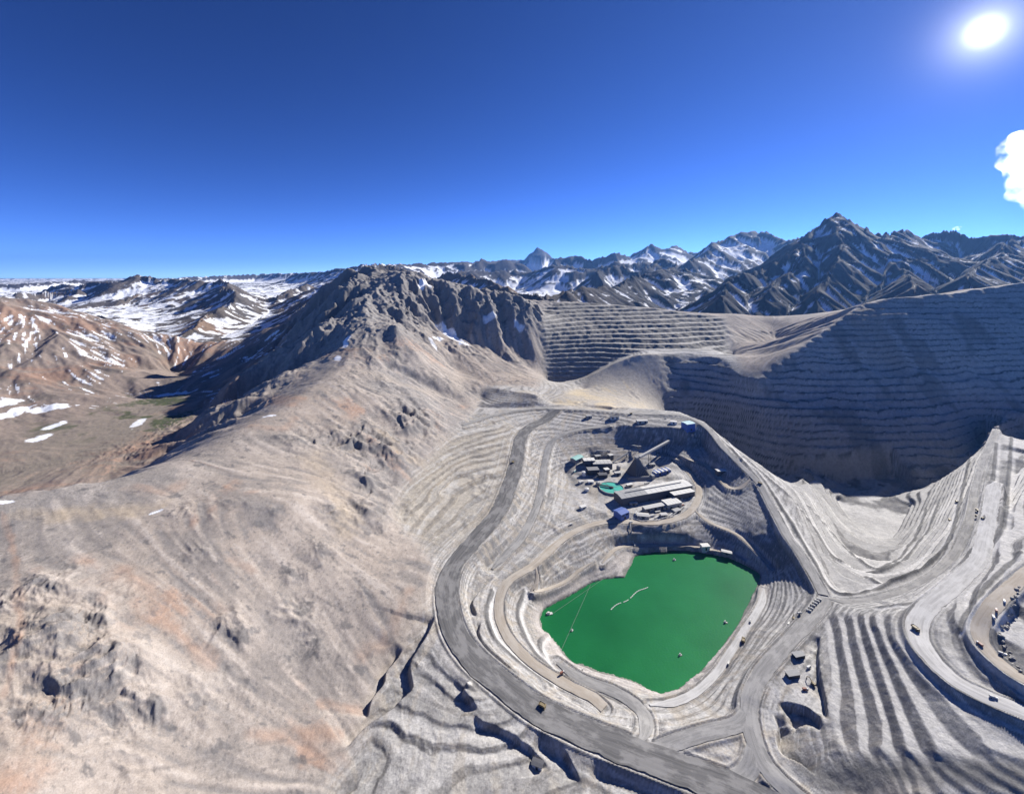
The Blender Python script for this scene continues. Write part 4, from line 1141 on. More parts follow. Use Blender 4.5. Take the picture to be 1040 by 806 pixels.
# ------------------------------------------------------------------ things: helpers
def paint(name, col, rough=0.6, var=0.12, scale=0.6, metal=0.0):
    m, nt, b = new_mat(name)
    tcn = nnode(nt, 'ShaderNodeTexCoord')
    n = nnode(nt, 'ShaderNodeTexNoise', Scale=scale, Detail=5.0, Roughness=0.65)
    nt.links.new(tcn.outputs['Object'], n.inputs['Vector'])
    mp = nnode(nt, 'ShaderNodeMapRange', **{'From Min': 0.3, 'From Max': 0.7}); nt.links.new(n.outputs[0], mp.inputs['Value'])
    lo = tuple(c * (1 - var) * (0.95 if i == 2 else 1) for i, c in enumerate(col)); hi = tuple(min(1, c * (1 + var * 0.5)) for c in col)
    nt.links.new(mix_col(nt, mp.outputs[0], lo, hi), b.inputs['Base Color'])
    b.inputs['Roughness'].default_value = rough; b.inputs['Metallic'].default_value = metal
    b.inputs['Specular IOR Level'].default_value = 0.25
    return m
PM = dict(white=paint('white_sheet_metal', (0.66, 0.65, 0.62)), grey=paint('grey_sheet_metal', (0.34, 0.34, 0.34)), dark=paint('dark_sheet_metal', (0.10, 0.10, 0.11)), mid=paint('galvanised_metal', (0.24, 0.24, 0.245)),
          blue=paint('blue_sheet_metal', (0.10, 0.16, 0.42)), teal=paint('teal_sheet_metal', (0.28, 0.50, 0.46)), cyan=paint('pale_cyan_sheet_metal', (0.50, 0.68, 0.72)), steel=paint('black_steel', (0.05, 0.05, 0.055)), rubber=paint('tyre_rubber', (0.03, 0.03, 0.03)),
          yellow=paint('dusty_yellow_paint', (0.27, 0.215, 0.12)), red=paint('rusty_red_paint', (0.30, 0.13, 0.09)), concrete=paint('concrete', (0.42, 0.40, 0.37)), pool=paint('turquoise_process_water', (0.10, 0.46, 0.36), 0.25, 0.08, 0.05), glass=paint('dark_glass', (0.03, 0.035, 0.04), 0.15),
          rock=paint('grey_boulder', (0.24, 0.225, 0.21)), pale=paint('pale_roof_sheet', (0.50, 0.49, 0.47)), cream=paint('cream_wall', (0.48, 0.45, 0.38)), orange=paint('orange_float', (0.55, 0.22, 0.06)))
class MB:
    def __init__(s): s.v = []; s.f = []
    def box(s, c, d, rz=0.0, taper=1.0):
        cx, cy, cz = c; dx, dy, dz = d[0] / 2, d[1] / 2, d[2] / 2
        n = len(s.v); ca, sa = math.cos(rz), math.sin(rz)
        for k, z in enumerate((-dz, dz)):
            t = taper if k else 1.0
            for x, y in ((-dx, -dy), (dx, -dy), (dx, dy), (-dx, dy)):
                s.v.append((cx + x * t * ca - y * t * sa, cy + x * t * sa + y * t * ca, cz + z))
        s.f += [[n + i for i in q] for q in ((0, 3, 2, 1), (4, 5, 6, 7), (0, 1, 5, 4), (1, 2, 6, 5), (2, 3, 7, 6), (3, 0, 4, 7))]
        return s
    def bar(s, a, b, w, h=None):
        h = h or w
        a, b = Vector(a), Vector(b); d = (b - a).normalized()
        up = Vector((0, 0, 1)) if abs(d.z) < 0.95 else Vector((1, 0, 0))
        r = d.cross(up).normalized() * w / 2; q = r.cross(d).normalized() * h / 2
        n = len(s.v)
        for p in (a, b):
            for sx, sy in ((-1, -1), (1, -1), (1, 1), (-1, 1)): s.v.append(tuple(p + r * sx + q * sy))
        s.f += [[n + i for i in q_] for q_ in ((0, 3, 2, 1), (4, 5, 6, 7), (0, 1, 5, 4), (1, 2, 6, 5), (2, 3, 7, 6), (3, 0, 4, 7))]
        return s
    def cyl(s, c, r, h, seg=16, r2=None, axis='z'):
        r2 = r if r2 is None else r2; n = len(s.v)
        for k in (0, 1):
            rr = r2 if k else r
            for i in range(seg):
                a = 2 * math.pi * i / seg
                x, y, z = rr * math.cos(a), rr * math.sin(a), h * k
                if axis == 'x': x, y, z = z - h / 2, x, y
                s.v.append((c[0] + x, c[1] + y, c[2] + z))
        s.f.append([n + i for i in range(seg)][::-1]); s.f.append([n + seg + i for i in range(seg)])
        s.f += [[n + i, n + (i + 1) % seg, n + seg + (i + 1) % seg, n + seg + i] for i in range(seg)]
        return s
    def poly(s, vs, fs):
        n = len(s.v); s.v += vs; s.f += [[n + i for i in f] for f in fs]; return s
    def build(s, name, mat, parent=None, smooth=False):
        return obj_from(name, s.v, s.f, mat, parent, smooth)
def thing(name, label, cat, loc, rz=0.0, group=None):
    o = bpy.data.objects.new(name, None); C.objects.link(o)
    o.empty_display_size = 2
    o.location = loc; o.rotation_euler = (0, 0, rz)
    o['label'] = label; o['category'] = cat
    if group: o['group'] = group
    return o
def tag(o, label, cat, group=None):
    o['label'] = label; o['category'] = cat
    if group: o['group'] = group
    return o
def dup(root, loc, rz, label):
    r = root.copy(); C.objects.link(r); r.location = loc; r.rotation_euler = (0, 0, rz); r['label'] = label
    for ch in root.children:
        c = ch.copy(); C.objects.link(c); c.parent = r
        for g in ch.children:
            d = g.copy(); C.objects.link(d); d.parent = c
    return r
_places = {}
def at(u, v, sink=0.0):
    x, y, _ = hit(u, v)
    return (x, y, gz(x, y) - sink)
A0 = math.radians(18.4)
def shed(name, label, cat, loc, L, Wd, H, rz=A0, wall='mid', roof='pale', pitch=0.16, doors=1, panels=0, windows=0, vent=False, group=None, mono=False):
    """a sheet-metal building: walls, a pitched roof in panels, doors, windows, ridge vent"""
    t = thing(name, label, cat, loc, rz, group)
    rise = Wd / 2 * pitch * (2 if mono else 1)
    w = MB().box((0, 0, H / 2 - 2), (L, Wd, H + 4))
    if mono: w.poly([(-L / 2, -Wd / 2, H), (-L / 2, Wd / 2, H), (-L / 2, Wd / 2, H + rise), (L / 2, -Wd / 2, H), (L / 2, Wd / 2, H), (L / 2, Wd / 2, H + rise)], [(0, 1, 2), (5, 4, 3), (1, 4, 5, 2)])
    else: w.poly([(-L / 2, -Wd / 2, H), (-L / 2, Wd / 2, H), (-L / 2, 0, H + rise), (L / 2, -Wd / 2, H), (L / 2, Wd / 2, H), (L / 2, 0, H + rise)], [(0, 1, 2), (5, 4, 3)])
    w.build('wall', PM[wall], t)
    e = 0.7; th = 0.35
    def slab(x0, x1, mat, nm, par):
        m = MB()
        if mono: prof = [(-Wd / 2 - e, H - e * pitch * 2), (Wd / 2 + e, H + rise + e * pitch)]
        else: prof = [(-Wd / 2 - e, H - e * pitch), (0, H + rise), (Wd / 2 + e, H - e * pitch)]
        vs = [(x, y, z + dz + 0.05) for x in (x0, x1) for dz in (0, th) for y, z in prof]
        k = len(prof)
        fs = []
        for i in range(k - 1):
            fs += [(k + i, 3 * k + i, 3 * k + i + 1, k + i + 1), (i, i + 1, 2 * k + i + 1, 2 * k + i), (i, k + i, k + i + 1, i + 1), (2 * k + i, 2 * k + i + 1, 3 * k + i + 1, 3 * k + i)]
        fs += [(0, 2 * k, 3 * k, k), (k - 1, 2 * k - 1, 4 * k - 1, 3 * k - 1)]
        return m.poly(vs, fs).build(nm, PM[mat], par)
    if panels:
        r = slab(-L / 2 - e, L / 2 + e, 'steel', 'roof', t)
        pw_ = (L + 2 * e) / panels
        for i in range(panels):
            mt = roof if not isinstance(roof, (list, tuple)) else roof[0 if i < panels * 0.31 else 1]
            p = slab(-L / 2 - e + i * pw_ + 0.25, -L / 2 - e + (i + 1) * pw_ - 0.25, mt, 'roof_panel', r)
            p.location = (0, 0, 0.3)
    else:
        r = slab(-L / 2 - e, L / 2 + e, roof, 'roof', t)
    if vent and not mono:
        MB().box((0, 0, H + rise + 1.1), (L * 0.8, 1.8, 1.3)).build('ridge_vent', PM['mid'], r)
    for i in range(doors):
        x = -L / 2 + L * (i + 0.5) / doors
        d = MB().box((x, -Wd / 2 - 0.12, min(2.4, H * 0.42)), (min(5.0, L * 0.22), 0.3, min(4.8, H * 0.84))).build('door', PM['steel'], t)
    for i in range(windows):
        x = -L / 2 + L * (i + 0.5) / windows
        wi = MB().box((x, -Wd / 2 - 0.1, H * 0.72), (L / windows * 0.55, 0.24, H * 0.2)).build('window', PM['glass'], t)
    return t

# ------------------------------------------------------------------ the processing plant
def mid2(a, b): return tuple((p + q) / 2 for p, q in zip(a, b))
a_, b_ = P(632, 515, Z=-467), P(704, 501, Z=-467)
ang_ = math.atan2(b_[1] - a_[1], b_[0] - a_[0]); A0 = ang_
Lb = math.hypot(b_[0] - a_[0], b_[1] - a_[1])
nx_, ny_ = -math.sin(ang_), math.cos(ang_)
def along(t, off, dz=0.0):
    x = a_[0] + (b_[0] - a_[0]) * t + nx_ * off; y = a_[1] + (b_[1] - a_[1]) * t + ny_ * off
    return (x, y, gz(x, y) + dz)
lb = shed('processing_building', 'very long low building with white and grey panelled roof behind the green lake', 'building', along(0.5, 17), Lb, 30, 15, ang_, 'dark', ('grey', 'white'), 0.14, 4, 14, 0, True)
shed('building_annex', 'white flat-roofed block against the right end of the longest building', 'building', along(0.80, -8), Lb * 0.30, 14, 11, ang_, 'dark', 'white', 0.06, 2, 5)
shed('blue_building', 'small building with a bright blue roof at the left end of the longest building', 'building', at(631, 525), 22, 20, 11, ang_ + 0.25, 'blue', 'blue', 0.22, 1, 0, 2)
shed('low_shed', 'long thin grey shed right behind the longest building', 'shed', along(0.72, 42), 46, 7, 5, ang_, 'mid', 'pale', 0.1, 3)
shed('storage_shed', 'narrow grey storage shed in front of the longest building', 'shed', at(664, 517), 48, 11, 7, ang_, 'mid', 'pale', 0.12, 3, 0, 5)
shed('workshop', 'broad white-roofed workshop in front of the right half of the longest building', 'building', at(682, 513), 34, 20, 9, ang_, 'cream', 'white', 0.08, 2, 5)
shed('office_block', 'pale office block by the ring road, nearest the lake in front of the plant', 'building', at(653, 525), 22, 12, 6, ang_ - 0.5, 'cream', 'pale', 0.15, 1, 0, 4)
shed('small_shed', 'tiny grey shed beside the bend of the ring road', 'shed', at(687, 519), 16, 9, 4.5, ang_ + 0.1, 'mid', 'grey', 0.15, 1, 0, 2)
shed('small_shed', 'tiny pale hut left of the broad white-roofed workshop', 'shed', at(674, 524), 13, 8, 4, ang_ - 0.2, 'cream', 'pale', 0.15, 1, 0, 2)
st = shed('striped_building', 'white building striped with blue beside the ring road, right of the pyramid', 'building', at(672, 481), 46, 14, 7, ang_ + 0.12, 'blue', 'white', 0.10, 2, 0, 6)
for i in range(4):
    MB().box((-17.5 + i * 11.5, 0.0, 8.15), (3.6, 15.6, 0.5)).build('roof_stripe', PM['blue'], st)
shed('teal_shed', 'small green-teal roofed shed at the far left corner of the plant', 'shed', at(586, 468), 30, 17, 8, 0.75, 'mid', 'teal', 0.25, 1)
shed('mill_building', 'white flat-roofed mill house left of the pyramid', 'building', at(598, 472), 27, 16, 13, ang_ - 0.25, 'dark', 'white', 0.05, 2, 3)
shed('mill_building', 'wide grey-roofed mill house between the white one and the pyramid', 'building', at(611, 474), 46, 22, 12, ang_ - 0.25, 'dark', 'pale', 0.10, 3, 5)
shed('filter_building', 'dark tall box building in the shade below the mill houses', 'building', at(602, 480), 26, 16, 10, ang_ - 0.2, 'steel', 'mid', 0.06, 2)
shed('filter_building', 'dark low building with pale roof edge next to the turquoise tank', 'building', at(612, 484), 20, 12, 7, ang_ - 0.2, 'steel', 'dark', 0.08, 1)
shed('pump_house', 'small white square pump house above the turquoise tank', 'building', at(616, 480), 11, 10, 9, ang_, 'dark', 'white', 0.05, 1)
shed('pump_house', 'little white hut on the left bank of the turquoise tank', 'building', at(600, 490), 12, 8, 4, ang_ - 0.4, 'white', 'white', 0.12, 1)
# covered ore stockpile: a steep hipped shell with a feed gallery
pl = at(648, 482)
py = thing('stockpile_cover', 'dark steep pyramid-shaped ore stockpile cover in the plant', 'building', pl, ang_)
hb, ht, hh = 22, 5, 38
for nm_, q, mt in (('cladding', [(-hb, -hb, 0), (hb, -hb, 0), (ht * 0.2, -ht * 0.1, hh), (-ht, -ht * 0.1, hh)], 'dark'), ('cladding', [(hb, -hb, 0), (hb, hb, 0), (ht * 0.2, ht, hh), (ht * 0.2, -ht * 0.1, hh)], 'mid'),
                  ('cladding', [(hb, hb, 0), (-hb, hb, 0), (-ht, ht, hh), (ht * 0.2, ht, hh)], 'mid'), ('cladding', [(-hb, hb, 0), (-hb, -hb, 0), (-ht, -ht * 0.1, hh), (-ht, ht, hh)], 'dark')):  # sunward sides get paler cladding, the fall of light painted in
    MB().poly([(*p[:2], p[2] - (2 if p[2] == 0 else 0)) for p in q] + [(p[0] * 0.97, p[1] * 0.97, p[2] - 2.5) for p in q], [(0, 1, 2, 3), (7, 6, 5, 4), (0, 4, 5, 1), (1, 5, 6, 2), (2, 6, 7, 3), (3, 7, 4, 0)]).build(nm_, PM[mt], py)
MB().box((-ht * 0.4, ht * 0.4, hh + 1.8), (8, 8, 4)).build('head_house', PM['mid'], py)
for i in range(9):
    y = -hb + 1.2; 
    MB().bar((-hb + 3 + i * 6, -hb - 0.3, -1), (-ht + (i * 6 + 3) * (ht * 1.2) / (2 * hb), -ht * 0.1 - 0.4, hh), 0.7).build('rib', PM['mid'], py)
g1 = at(682, 449); g0 = (pl[0], pl[1], pl[2] + hh + 2)
gal = thing('conveyor_gallery', 'long inclined grey conveyor gallery leading up from the pyramid top to the slope', 'conveyor', (pl[0], pl[1], pl[2]))
e1 = (g1[0] - pl[0], g1[1] - pl[1], g1[2] - pl[2] + 5)
MB().bar((4, 4, hh + 2), e1, 5.5, 4.5).build('gallery', PM['grey'], gal)
for f_ in (0.3, 0.55, 0.8):
    q = [4 + (e1[0] - 4) * f_, 4 + (e1[1] - 4) * f_, hh + 2 + (e1[2] - hh - 2) * f_]
    zg = gz(pl[0] + q[0], pl[1] + q[1]) - pl[2] - 2
    m_ = MB()
    for sx in (-3, 3): m_.bar((q[0] + sx * 1.3, q[1], zg), (q[0] + sx * 0.7, q[1], q[2] - 2), 0.8)
    m_.bar((q[0] - 3, q[1], (zg + q[2]) / 2), (q[0] + 3, q[1], (zg + q[2]) / 2), 0.5).build('trestle', PM['steel'], gal)
cvl = at(637, 487); cvr = at(662, 486)
cv = thing('reclaim_gallery', 'low grey tube-like gallery along the front foot of the pyramid', 'conveyor', cvl)
m_ = MB(); dx, dy = cvr[0] - cvl[0], cvr[1] - cvl[1]
nseg = 12
for k in range(2):
    for i in range(nseg):
        a = math.pi * i / (nseg - 1)
        px_, pz_ = 4.5 * math.cos(a), 6.5 * math.sin(a)
        l_ = math.hypot(dx, dy)
        m_.v.append((dx * k - dy / l_ * px_, dy * k + dx / l_ * px_, pz_ - 0.5 + (cvr[2] - cvl[2]) * k))
m_.f = [[i, i + 1, nseg + i + 1, nseg + i] for i in range(nseg - 1)] + [list(range(nseg))[::-1], [nseg + i for i in range(nseg)]]
m_.build('vault', PM['mid'], cv)
MB().box((dx * 1.03, dy * 1.03, 3.5), (7, 9, 9), ang_).build('end_house', PM['grey'], cv)
# thickener
tk = at(621, 496); R = 27
th_ = thing('thickener_tank', 'big round turquoise thickener tank with a bridge to its centre', 'tank', tk)
ring = MB(); sg = 48
for r_, z_ in ((R, -3), (R, 2.6), (R - 1.2, 2.6), (R - 1.2, 0.2)):
    ring.v += [(r_ * math.cos(2 * math.pi * i / sg), r_ * math.sin(2 * math.pi * i / sg), z_) for i in range(sg)]
ring.f = [[k * sg + i, k * sg + (i + 1) % sg, (k + 1) * sg + (i + 1) % sg, (k + 1) * sg + i] for k in range(3) for i in range(sg)]
ring.build('rim', PM['concrete'], th_)
MB().cyl((0, 0, -0.5), R - 1.0, 2.0, 48).build('water', PM['pool'], th_)
br = MB().bar((-R - 2, 12, 3.4), (2, -2, 3.4), 3.4, 1.0).build('bridge', PM['steel'], th_)
MB().bar((-R - 2, 13.6, 4.6), (2, -0.4, 4.6), 0.25, 0.9).bar((-R - 2, 10.4, 4.6), (2, -3.6, 4.6), 0.25, 0.9).build('railing', PM['mid'], br)
MB().cyl((0, 0, 0.5), 4.5, 3.0, 16).build('centre_well', PM['steel'], th_)
for i in range(4):
    a = math.pi / 2 * i + 0.4
    MB().bar((0, 0, 1.75), (math.cos(a) * (R - 3), math.sin(a) * (R - 3), 1.7), 0.7, 0.3).build('rake_arm', PM['mid'], th_)
# small tanks and containers in the yards
for i, (u, v, r_, h_, mt, lab) in enumerate([(593, 482, 5, 8, 'white', 'white upright tank beside the dark box building'), (607, 492, 4, 6, 'grey', 'grey upright tank just left of the turquoise thickener'), (628, 477, 4.5, 9, 'mid', 'grey upright tank under the left foot of the pyramid'), (596, 498, 5, 4, 'white', 'low white tank in the yard left of the turquoise thickener')]):
    t = thing('storage_tank', lab, 'tank', at(u, v), 0, 'storage tanks of the plant')
    MB().cyl((0, 0, -1), r_, h_ + 1, 20).build('shell', PM[mt], t)
    MB().cyl((0, 0, h_), r_, r_ * 0.25, 20, 0.3).build('lid', PM[mt], t)
    MB().box((r_ + 0.3, 0, h_ / 2), (0.6, 1.0, h_)).build('ladder', PM['steel'], t)
cont = [(690, 504, 'red', 'rusty red container, first of the row in front of the white-roofed workshop'), (694, 505, 'red', 'rusty red container, last of the row in front of the white-roofed workshop'), (692, 508, 'cream', 'cream container behind the ring road bend, right of the workshop'),
        (662, 524, 'white', 'white container right of the pale office block'), (667, 526, 'cream', 'cream container nearest the ring road in the front yard'), (646, 521, 'grey', 'grey container between the blue building and the office block'),
        (668, 520, 'mid', 'dark grey container behind the front yard hut'), (681, 523, 'white', 'white container at the right end of the front yard'), (584, 478, 'teal', 'teal container below the green-teal shed'), (657, 491, 'grey', 'grey container between the turquoise tank and the longest building')]
for i, (u, v, mt, lab) in enumerate(cont):
    t = thing('shipping_container', lab, 'container', at(u, v), ang_ + (i % 3) * 0.35, 'containers in the plant yards')
    MB().box((0, 0, 1.3), (12.2, 2.6, 2.8)).build('body', PM[mt], t)
    for sx in (-1, 1): MB().box((6.16, sx * 0.62, 1.3), (0.12, 1.15, 2.5)).build('door', PM[mt], t)
    MB().box((0, 0, 2.78), (12.3, 2.7, 0.14)).build('roof', PM['pale'], t)
# outlying buildings
shed('hut', 'lone white hut inside the switchback loop east of the plant', 'building', at(732, 480), 20, 11, 7, 0.1, 'dark', 'white', 0.15, 1, 0, 2)
shed('crusher_station', 'pale cyan-roofed crusher station on the rim above the plant', 'building', at(699, 436), 27, 22, 17, 0.35, 'blue', 'cyan', 0.10, 1, 4)
shed('yard_shed', 'dark-roofed shed with white front on the far rim yard', 'shed', at(624, 425), 24, 12, 6, 0.0, 'white', 'dark', 0.12, 2)
shed('yard_shed', 'low pale shed in the middle of the far rim yard', 'shed', at(652, 429), 30, 12, 6, 0.1, 'cream', 'pale', 0.12, 2)
shed('yard_shed', 'small white hut next to the cyan-roofed station', 'shed', at(684, 430), 16, 10, 6, -0.2, 'white', 'white', 0.12, 1)
shed('yard_shed', 'grey hut at the left end of the far rim yard', 'shed', at(598, 424), 16, 10, 6, 0.2, 'mid', 'grey', 0.12, 1)
shed('pump_station', 'white pump station on the far lake shore', 'building', at(716, 558.5), 14, 9, 7, 0.1, 'white', 'white', 0.08, 1)
shed('pump_station', 'small grey pump shed on the far shore right of the white pump station', 'building', at(738, 563.5), 16, 7, 4, -0.4, 'mid', 'pale', 0.1, 1)
shed('site_cabin', 'dark site cabin, upper of two on the pale pad right of the lake', 'building', at(811, 666), 13, 6, 3.6, 0.2, 'steel', 'mid', 0.08, 1, 0, 2)
shed('site_cabin', 'dark site cabin, lower of two on the pale pad right of the lake', 'building', at(805, 686), 14, 6, 3.6, 0.15, 'steel', 'mid', 0.08, 1, 0, 2)
shed('site_cabin', 'white-edged dark cabin on the tan ground in front of the wide haul road', 'building', at(546, 771), 10, 6, 4, -0.35, 'white', 'dark', 0.08, 1)

# pipes, small conveyors and clutter of the plant
def pipe(lab, pts, r_, mt):
    ps = [at(u, v) for u, v in pts]
    o = ps[0]
    t = thing('pipeline', lab, 'pipe', o, 0, 'pipes of the plant')
    for a, b in zip(ps[:-1], ps[1:]):
        a2 = (a[0] - o[0], a[1] - o[1], a[2] - o[2] + 2.2); b2 = (b[0] - o[0], b[1] - o[1], b[2] - o[2] + 2.2)
        MB().bar(a2, b2, r_).build('pipe', PM[mt], t)
        MB().box((a2[0], a2[1], a2[2] - 1.6), (0.8, 0.8, 3.4)).build('support', PM['steel'], t)
pipe('grey pipe from the turquoise tank to the longest building', [(631, 499), (640, 497), (650, 494), (658, 492)], 1.2, 'mid')
pipe('pale pipe along the front yard of the plant', [(640, 526), (652, 530), (668, 529), (684, 524), (696, 514)], 0.9, 'pale')
pipe('pale pipe running down the bank from the plant to the lake', [(640, 533), (641, 540), (643, 548), (645, 556)], 0.9, 'white')
pipe('grey pipe behind the mill houses on the left', [(580, 474), (590, 466), (604, 463), (622, 462)], 1.0, 'mid')
for i, (u0, v0, u1, v1, h_, lab) in enumerate([(622, 470, 640, 462, 10, 'short grey conveyor between the grey-roofed mill house and the pyramid'), (640, 452, 650, 459, 14, 'short conveyor behind the pyramid top'), (606, 458, 618, 462, 9, 'small conveyor at the back of the mill houses')]):
    p0, p1 = at(u0, v0), at(u1, v1)
    t = thing('conveyor', lab, 'conveyor', p0, 0, 'conveyors of the plant')
    e_ = (p1[0] - p0[0], p1[1] - p0[1], p1[2] - p0[2] + h_)
    MB().bar((0, 0, 1.5), e_, 3.0, 2.2).build('belt_housing', PM['grey'], t)
    MB().bar((e_[0] * 0.8, e_[1] * 0.8, p1[2] - p0[2] - 2), (e_[0] * 0.8, e_[1] * 0.8, e_[2] * 0.8), 1.0).build('leg', PM['steel'], t)
    MB().box((e_[0], e_[1], e_[2]), (5, 5, 4.5), 0.4).build('head_house', PM['mid'], t)
for i, (u, v, L_, W_, H_, wl_, rf_, lab) in enumerate([(607, 466, 14, 9, 8, 'mid', 'grey', 'little grey box house behind the white-roofed mill house'), (620, 466, 12, 10, 11, 'dark', 'pale', 'tall narrow house between mill houses and pyramid'), (627, 482, 14, 8, 6, 'mid', 'pale', 'low pale-roofed house just above the turquoise tank'),
        (639, 494, 13, 7, 5, 'cream', 'white', 'white hut right of the turquoise tank'), (590, 490, 10, 7, 4, 'white', 'pale', 'lonely pale hut in the empty yard left of the tank'), (662, 473, 14, 8, 5, 'mid', 'grey', 'grey hut behind the blue-striped building'), (676, 516, 12, 8, 5, 'cream', 'grey', 'grey-roofed hut squeezed between storage shed and workshop'),
        (592, 516, 12, 8, 4, 'white', 'white', 'white hut by the road west of the blue building'), (643, 512.5, 16, 7, 5, 'mid', 'pale', 'pale lean-to in front of the left half of the longest building')]):
    shed('small_house', lab, 'building', at(u, v), L_, W_, H_, ang_ + 0.2 * math.sin(i * 2.1), wl_, rf_, 0.12, 1, 0, 1)
# ------------------------------------------------------------------ on the lake
def raft(u, v, L, lab, rz):
    x, y, _ = P(u, v, Z=-500.6)
    t = thing('pump_raft', lab, 'raft', (x, y, -0.6), rz, 'rafts on the green lake')
    MB().box((0, 0, 0.35), (L, L * 0.45, 0.9)).build('deck', PM['white'], t)
    MB().box((-L * 0.15, 0, 1.8), (L * 0.35, L * 0.3, 2.0)).build('cabin', PM['white'], t)
    for sy in (-1, 1): MB().cyl((0, sy * L * 0.24, 0.1), 0.55, L * 1.05, 10, axis='x').build('pontoon', PM['mid'], t)
    MB().bar((L * 0.3, 0, 0.8), (L * 0.3, 0, 3.6), 0.25).build('mast', PM['steel'], t)
raft(558, 623, 9, 'white pump raft close to the left tip of the lake', 0.2)
raft(581, 640, 3.5, 'tiny white raft near the left shore of the lake', 0.9)
raft(685, 568.5, 4.5, 'small white raft near the far shore of the lake', 0.1)
raft(691, 665, 4, 'small white raft in the lower part of the lake', 0.4)
raft(737, 632, 4.5, 'small white raft near the right shore of the lake', -0.2)
f0, f1 = P(620.5, 619, Z=-500.6), P(658, 595, Z=-500.6)
fl = thing('floating_pipeline', 'broken white line of floats across the middle of the lake', 'pipeline', (f0[0], f0[1], -0.6))
dx, dy = f1[0] - f0[0], f1[1] - f0[1]
for i in range(22):
    if i in (6, 10): continue
    t0, t1 = i / 22, (i + 0.78) / 22
    wob_ = 2.2 * math.sin(i * 0.5)
    MB().bar((dx * t0, dy * t0 + wob_, 0.25), (dx * t1, dy * t1 + 2.2 * math.sin((i + 0.8) * 0.5), 0.25), 1.0, 0.7).build('float', PM['white'], fl)
for k_, (p0, p1, lab) in enumerate([((600, 593), (570, 660), 'thin mooring line running down the left part of the lake'), ((612, 588), (558, 625), 'thin mooring line from the far bank to the raft at the left tip')]):
    q0, q1 = P(*p0, Z=-500.55), P(*p1, Z=-500.55)
    tag(MB().bar((q0[0], q0[1], -0.5), (q1[0], q1[1], -0.5), 0.28, 0.12).build('mooring_line', PM['mid']), lab, 'rope', 'mooring lines on the lake')

# ------------------------------------------------------------------ vehicles
def make_truck():
    t = thing('haul_truck', '', 'truck', (0, 0, 0), 0, 'mine vehicles')
    MB().box((0, 0, 2.3), (12, 3.6, 1.4)).box((5.6, 0, 2.2), (1.2, 6.0, 2.2)).build('chassis', PM['yellow'], t)
    bed = MB()
    bed.poly([(-7, -3.6, 4.6), (4.2, -3.2, 3.6), (4.2, 3.2, 3.6), (-7, 3.6, 4.6), (-7.4, -4.0, 7.0), (4.4, -3.8, 7.0), (4.4, 3.8, 7.0), (-7.4, 4.0, 7.0)],
             [(0, 3, 2, 1), (0, 1, 5, 4), (1, 2, 6, 5), (2, 3, 7, 6), (3, 0, 4, 7)])
    bed.box((5.6, 0, 7.0), (3.0, 7.6, 0.35)).box((-1.5, 0, 6.0), (10.0, 6.8, 1.2), 0, 0.8)
    bed.build('dump_bed', PM['yellow'], t)
    cb = MB().box((5.2, 1.9, 4.7), (2.2, 2.4, 2.4)).build('cab', PM['yellow'], t)
    MB().box((6.33, 1.9, 5.1), (0.12, 2.0, 1.2)).build('window', PM['glass'], cb)
    for x, y in ((4.2, 3.2), (4.2, -3.2), (-3.6, 2.6), (-3.6, -2.6)):
        w = MB(); n = 14; wd = 1.4 if x > 0 else 2.6
        for k in (-1, 1):
            w.v += [(x + 1.9 * math.cos(2 * math.pi * i / n), y + k * wd / 2, 1.85 + 1.9 * math.sin(2 * math.pi * i / n)) for i in range(n)]
        w.f = [list(range(n)), [n + i for i in range(n)][::-1]] + [[i, n + i, n + (i + 1) % n, (i + 1) % n] for i in range(n)]
        wo = w.build('wheel', PM['rubber'], t)
        MB().box((x, y + (wd / 2 + 0.05) * (1 if y > 0 else -1), 1.85), (1.5, 0.15, 1.5)).build('hub', PM['yellow'], wo)
    return t
def make_pickup(mat):
    t = thing('service_truck', '', 'truck', (0, 0, 0), 0, 'mine vehicles')
    MB().box((0, 0, 1.2), (8.6, 2.6, 0.8)).box((-1.6, 0, 2.5), (5.2, 2.7, 2.2)).build('body', PM[mat], t)
    cb = MB().box((3.0, 0, 2.3), (2.4, 2.5, 2.0), 0, 0.88).build('cab', PM['white'], t)
    MB().box((4.1, 0, 2.6), (0.3, 2.0, 0.8)).build('windscreen', PM['glass'], cb)
    for x in (-2.6, 2.9):
        for y in (-1.25, 1.25):
            w = MB(); n = 10
            for k in (-1, 1): w.v += [(x + 0.7 * math.cos(2 * math.pi * i / n), y + k * 0.3, 0.7 + 0.7 * math.sin(2 * math.pi * i / n)) for i in range(n)]
            w.f = [list(range(n)), [n + i for i in range(n)][::-1]] + [[i, n + i, n + (i + 1) % n, (i + 1) % n] for i in range(n)]
            w.build('wheel', PM['rubber'], t)
    return t
def make_excavator():
    t = thing('excavator', '', 'excavator', (0, 0, 0), 0, 'mine vehicles')
    for y in (-2.4, 2.4): MB().box((0, y, 0.9), (7.5, 1.2, 1.8), 0, 0.92).build('track', PM['steel'], t)
    MB().box((-0.8, 0, 3.1), (6.4, 4.6, 2.4)).build('house', PM['yellow'], t)
    cb = MB().box((2.0, 1.5, 4.4), (2.2, 1.7, 2.4)).build('cab', PM['yellow'], t)
    MB().box((3.12, 1.5, 4.6), (0.12, 1.4, 1.6)).build('window', PM['glass'], cb)
    MB().bar((2.0, -0.4, 3.4), (7.5, -0.4, 8.2), 0.9, 1.3).bar((7.5, -0.4, 8.2), (11.5, -0.4, 6.0), 0.8, 1.1).build('boom', PM['yellow'], t)
    MB().bar((11.5, -0.4, 6.2), (12.5, -0.4, 2.2), 0.7, 0.9).build('stick', PM['yellow'], t)
    MB().box((12.2, -0.4, 1.6), (1.8, 2.2, 1.8), 0, 0.7).build('bucket', PM['steel'], t)
    return t
